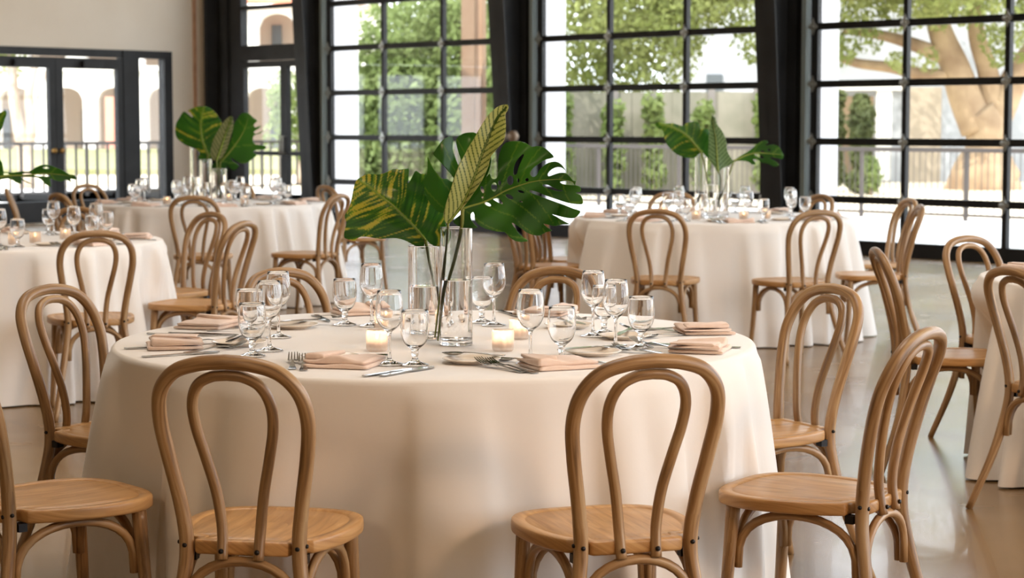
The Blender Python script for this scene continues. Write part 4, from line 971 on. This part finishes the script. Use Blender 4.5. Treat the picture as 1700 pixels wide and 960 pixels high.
# right back table arrangement
TN = TAB['right back']; gn_ = 'leaves in the right back table vases'; Yn = TN[1]-.05
for px_, h, r, wl, lb in ((1163, .42, .04, .15, 'tall clear cylinder vase, leftmost of the three on the right back table'), (1197, .33, .05, .16, 'wide clear cylinder vase, middle of three on the right back table'), (1180, .22, .045, .12, 'short clear cylinder vase between the taller ones on the right back table')):
    p = at_y(px_, 360, Yn+(.12 if h > .4 else .0 if h > .3 else -.13)); vase(0, 0, h, r, wl, lb, 'vases on the right back table', (p.x, p.y, 0))
sN = lambda L_: [(1080+x/5.335, 180+y/5.335) for x, y in L_]
tropical('pothos_leaf', 'dark green leaf leaning left in the right back table vases', gn_, Yn+.08, sN([(40, 150), (65, 120), (120, 135), (200, 132), (280, 155), (320, 130), (380, 118), (425, 130), (440, 180), (490, 180), (520, 215), (520, 440), (470, 400), (430, 400), (390, 437), (310, 435), (230, 405), (160, 340), (125, 280), (110, 200), (75, 180)]), [],
    sN([(455, 395), (400, 330), (320, 240), (220, 180), (80, 135)]), c_pothos(.5), .05, -.04, [(1165, 254, Yn+.08), (1172, 285, Yn+.05), (1178, 340, Yn)], .006, step=2.5, th=.003)
tropical('calathea_leaf', 'silvery green pointed leaf standing upright in the right back table vases', gn_, Yn-.06, sN([(595, 560), (560, 510), (515, 430), (515, 300), (520, 200), (538, 100), (545, 68), (575, 85), (590, 140), (640, 210), (670, 290), (680, 380), (720, 450), (735, 475), (690, 510), (640, 530)]), [],
    sN([(598, 555), (590, 420), (580, 280), (560, 160), (548, 80)]), c_cal(lin('7f9a6c'), lin('2c5022'), 7), .05, 0, [(1192, 284, Yn-.06), (1196, 300, Yn), (1193, 345, Yn)], .005, step=1.6, th=.003)
tropical('monstera_leaf', 'small split green leaf reaching right from the right back table vases', gn_, Yn, sN([(735, 470), (780, 430), (850, 390), (905, 350), (950, 310), (1010, 283), (1045, 300), (1015, 330), (1090, 320), (1140, 345), (1165, 390), (1180, 420), (1160, 450), (1080, 430), (1060, 445), (1110, 470), (1138, 505), (1090, 515), (1040, 490), (985, 480), (960, 460), (905, 450), (935, 490), (900, 498), (870, 475), (820, 465), (770, 465)]),
    [sN([(975, 375), (1000, 375), (1010, 392), (985, 395)]), sN([(920, 405), (960, 405), (1005, 435), (985, 445), (940, 425)]), sN([(1040, 360), (1060, 362), (1058, 380), (1042, 378)])],
    sN([(735, 470), (850, 415), (950, 395), (1050, 400), (1150, 410)]), c_mon, .05, -.03, [(1218, 268, Yn), (1207, 300, Yn), (1193, 335, Yn), (1182, 355, Yn-.02)], .005, step=2, th=.003, sm=2)
# left back table arrangement
TS = TAB['left back']; gs_ = 'leaves in the left back table vases'; Ys = TS[1]-.05
for px_, h, r, wl, lb in ((326, .44, .045, .2, 'tallest clear cylinder vase, leftmost on the left back table'), (343, .34, .045, .16, 'clear cylinder vase, middle of three on the left back table'), (365, .27, .055, .14, 'shorter wide clear cylinder vase, rightmost on the left back table')):
    p = at_y(px_, 340, Ys+(.16 if h > .4 else .0 if h > .3 else -.13)); vase(0, 0, h, r, wl, lb, 'vases on the left back table', (p.x, p.y, 0))
sS = lambda L_: [(280+x/6, 160+y/6) for x, y in L_]
tropical('pothos_leaf', 'round yellow-marked green leaf at left in the left back table vases', gs_, Ys+.07, sS([(430, 600), (390, 640), (345, 660), (300, 620), (310, 560), (270, 525), (200, 500), (130, 460), (80, 410), (65, 340), (75, 270), (110, 210), (150, 152), (190, 175), (230, 208), (240, 200), (215, 160), (190, 145), (260, 110), (330, 97), (400, 110), (460, 155), (500, 210), (530, 270), (500, 400), (470, 520)]), [],
    sS([(400, 600), (340, 450), (320, 300), (330, 200), (350, 110)]), c_pothos(.6), .05, -.03, [(345, 258, Ys+.07), (345, 290, Ys+.02), (347, 325, Ys)], .006, step=2.5, th=.003)
tropical('calathea_leaf', 'narrow pale striped leaf in the middle of the left back table vases', gs_, Ys-.08, sS([(475, 645), (430, 620), (415, 570), (430, 480), (460, 400), (510, 310), (560, 240), (620, 195), (645, 230), (640, 330), (610, 420), (590, 500), (560, 570), (520, 620)]), [],
    sS([(475, 640), (520, 520), (570, 370), (610, 270), (628, 205)]), c_cal(lin('93956a'), lin('3c5a24'), 7), .06, 0, [(360, 267, Ys-.08), (361, 290, Ys-.12), (362, 328, Ys-.13)], .005, step=1.8, th=.003)
tropical('monstera_leaf', 'split dark green leaf at right in the left back table vases', gs_, Ys, sS([(470, 650), (560, 560), (600, 480), (630, 400), (650, 280), (690, 215), (730, 170), (790, 165), (840, 210), (885, 245), (850, 275), (860, 310), (918, 290), (900, 320), (850, 350), (870, 375), (945, 340), (910, 370), (850, 390), (840, 440), (870, 480), (960, 490), (960, 530), (870, 535), (840, 560), (880, 580), (840, 620), (770, 665), (700, 660), (620, 610), (640, 650), (700, 690), (650, 740), (590, 700), (570, 690), (590, 750), (540, 785), (500, 740), (490, 790), (460, 760), (425, 740), (440, 680)]), [],
    sS([(520, 650), (620, 540), (700, 430), (760, 320), (790, 220)]), c_mon, .05, -.03, [(366, 268, Ys), (364, 300, Ys-.1), (366, 330, Ys-.13)], .006, step=2.4, th=.003, sm=2)
# left middle table arrangement, only its right part in the picture
TU = TAB['left middle']; gu_ = 'leaves in the left middle table vases'; Yu = TU[1]
p = at_y(-26, 395, Yu); vase(0, 0, .34, .05, .16, 'clear cylinder vase on the left middle table at the picture edge', 'vases on the left middle table', (p.x, p.y, 0))
sU = lambda L_: [(x/6.854, 170+y/6.854) for x, y in L_]
tropical('monstera_leaf', 'dark split leaf lying flat and pointing right at the left picture edge', gu_, Yu-.05, sU([(-120, 840), (-40, 800), (40, 790), (150, 800), (240, 785), (330, 790), (400, 745), (480, 712), (560, 715), (640, 745), (720, 775), (790, 820), (850, 830), (865, 880), (800, 870), (815, 915), (760, 880), (700, 900), (640, 890), (570, 870), (580, 960), (520, 930), (470, 880), (400, 850), (300, 850), (240, 850), (280, 890), (360, 925), (310, 915), (240, 880), (245, 925), (180, 910), (120, 870), (60, 870), (0, 880), (-80, 900)]),
    [sU([(490, 735), (555, 735), (560, 755), (500, 755)]), sU([(475, 818), (560, 825), (565, 845), (480, 842)]), sU([(390, 820), (460, 825), (470, 842), (400, 838)]), sU([(262, 810), (350, 810), (352, 832), (265, 832)]), sU([(40, 805), (90, 805), (100, 830), (60, 845)])],
    sU([(-120, 860), (100, 835), (300, 830), (520, 810), (840, 840)]), c_mon, .16, -.10, [(-17, 296, Yu-.05), (-24, 320, Yu), (-27, 375, Yu)], .005, step=2, th=.003, sm=2)
tropical('pothos_leaf', 'dark upright leaf just inside the left picture edge', gu_, Yu+.05, sU([(-160, 700), (-200, 500), (-150, 250), (-60, 130), (0, 120), (60, 92), (75, 130), (50, 210), (25, 290), (0, 340), (-10, 500), (0, 640), (25, 690), (40, 790), (20, 850), (-60, 800)]), [],
    sU([(-150, 690), (-100, 500), (-60, 300), (40, 110)]), c_pothos(.2), .05, 0, [(-22, 271, Yu+.05), (-24, 320, Yu), (-25, 375, Yu)], .005, step=2.6, th=.003)
# far right table arrangement lies outside the picture
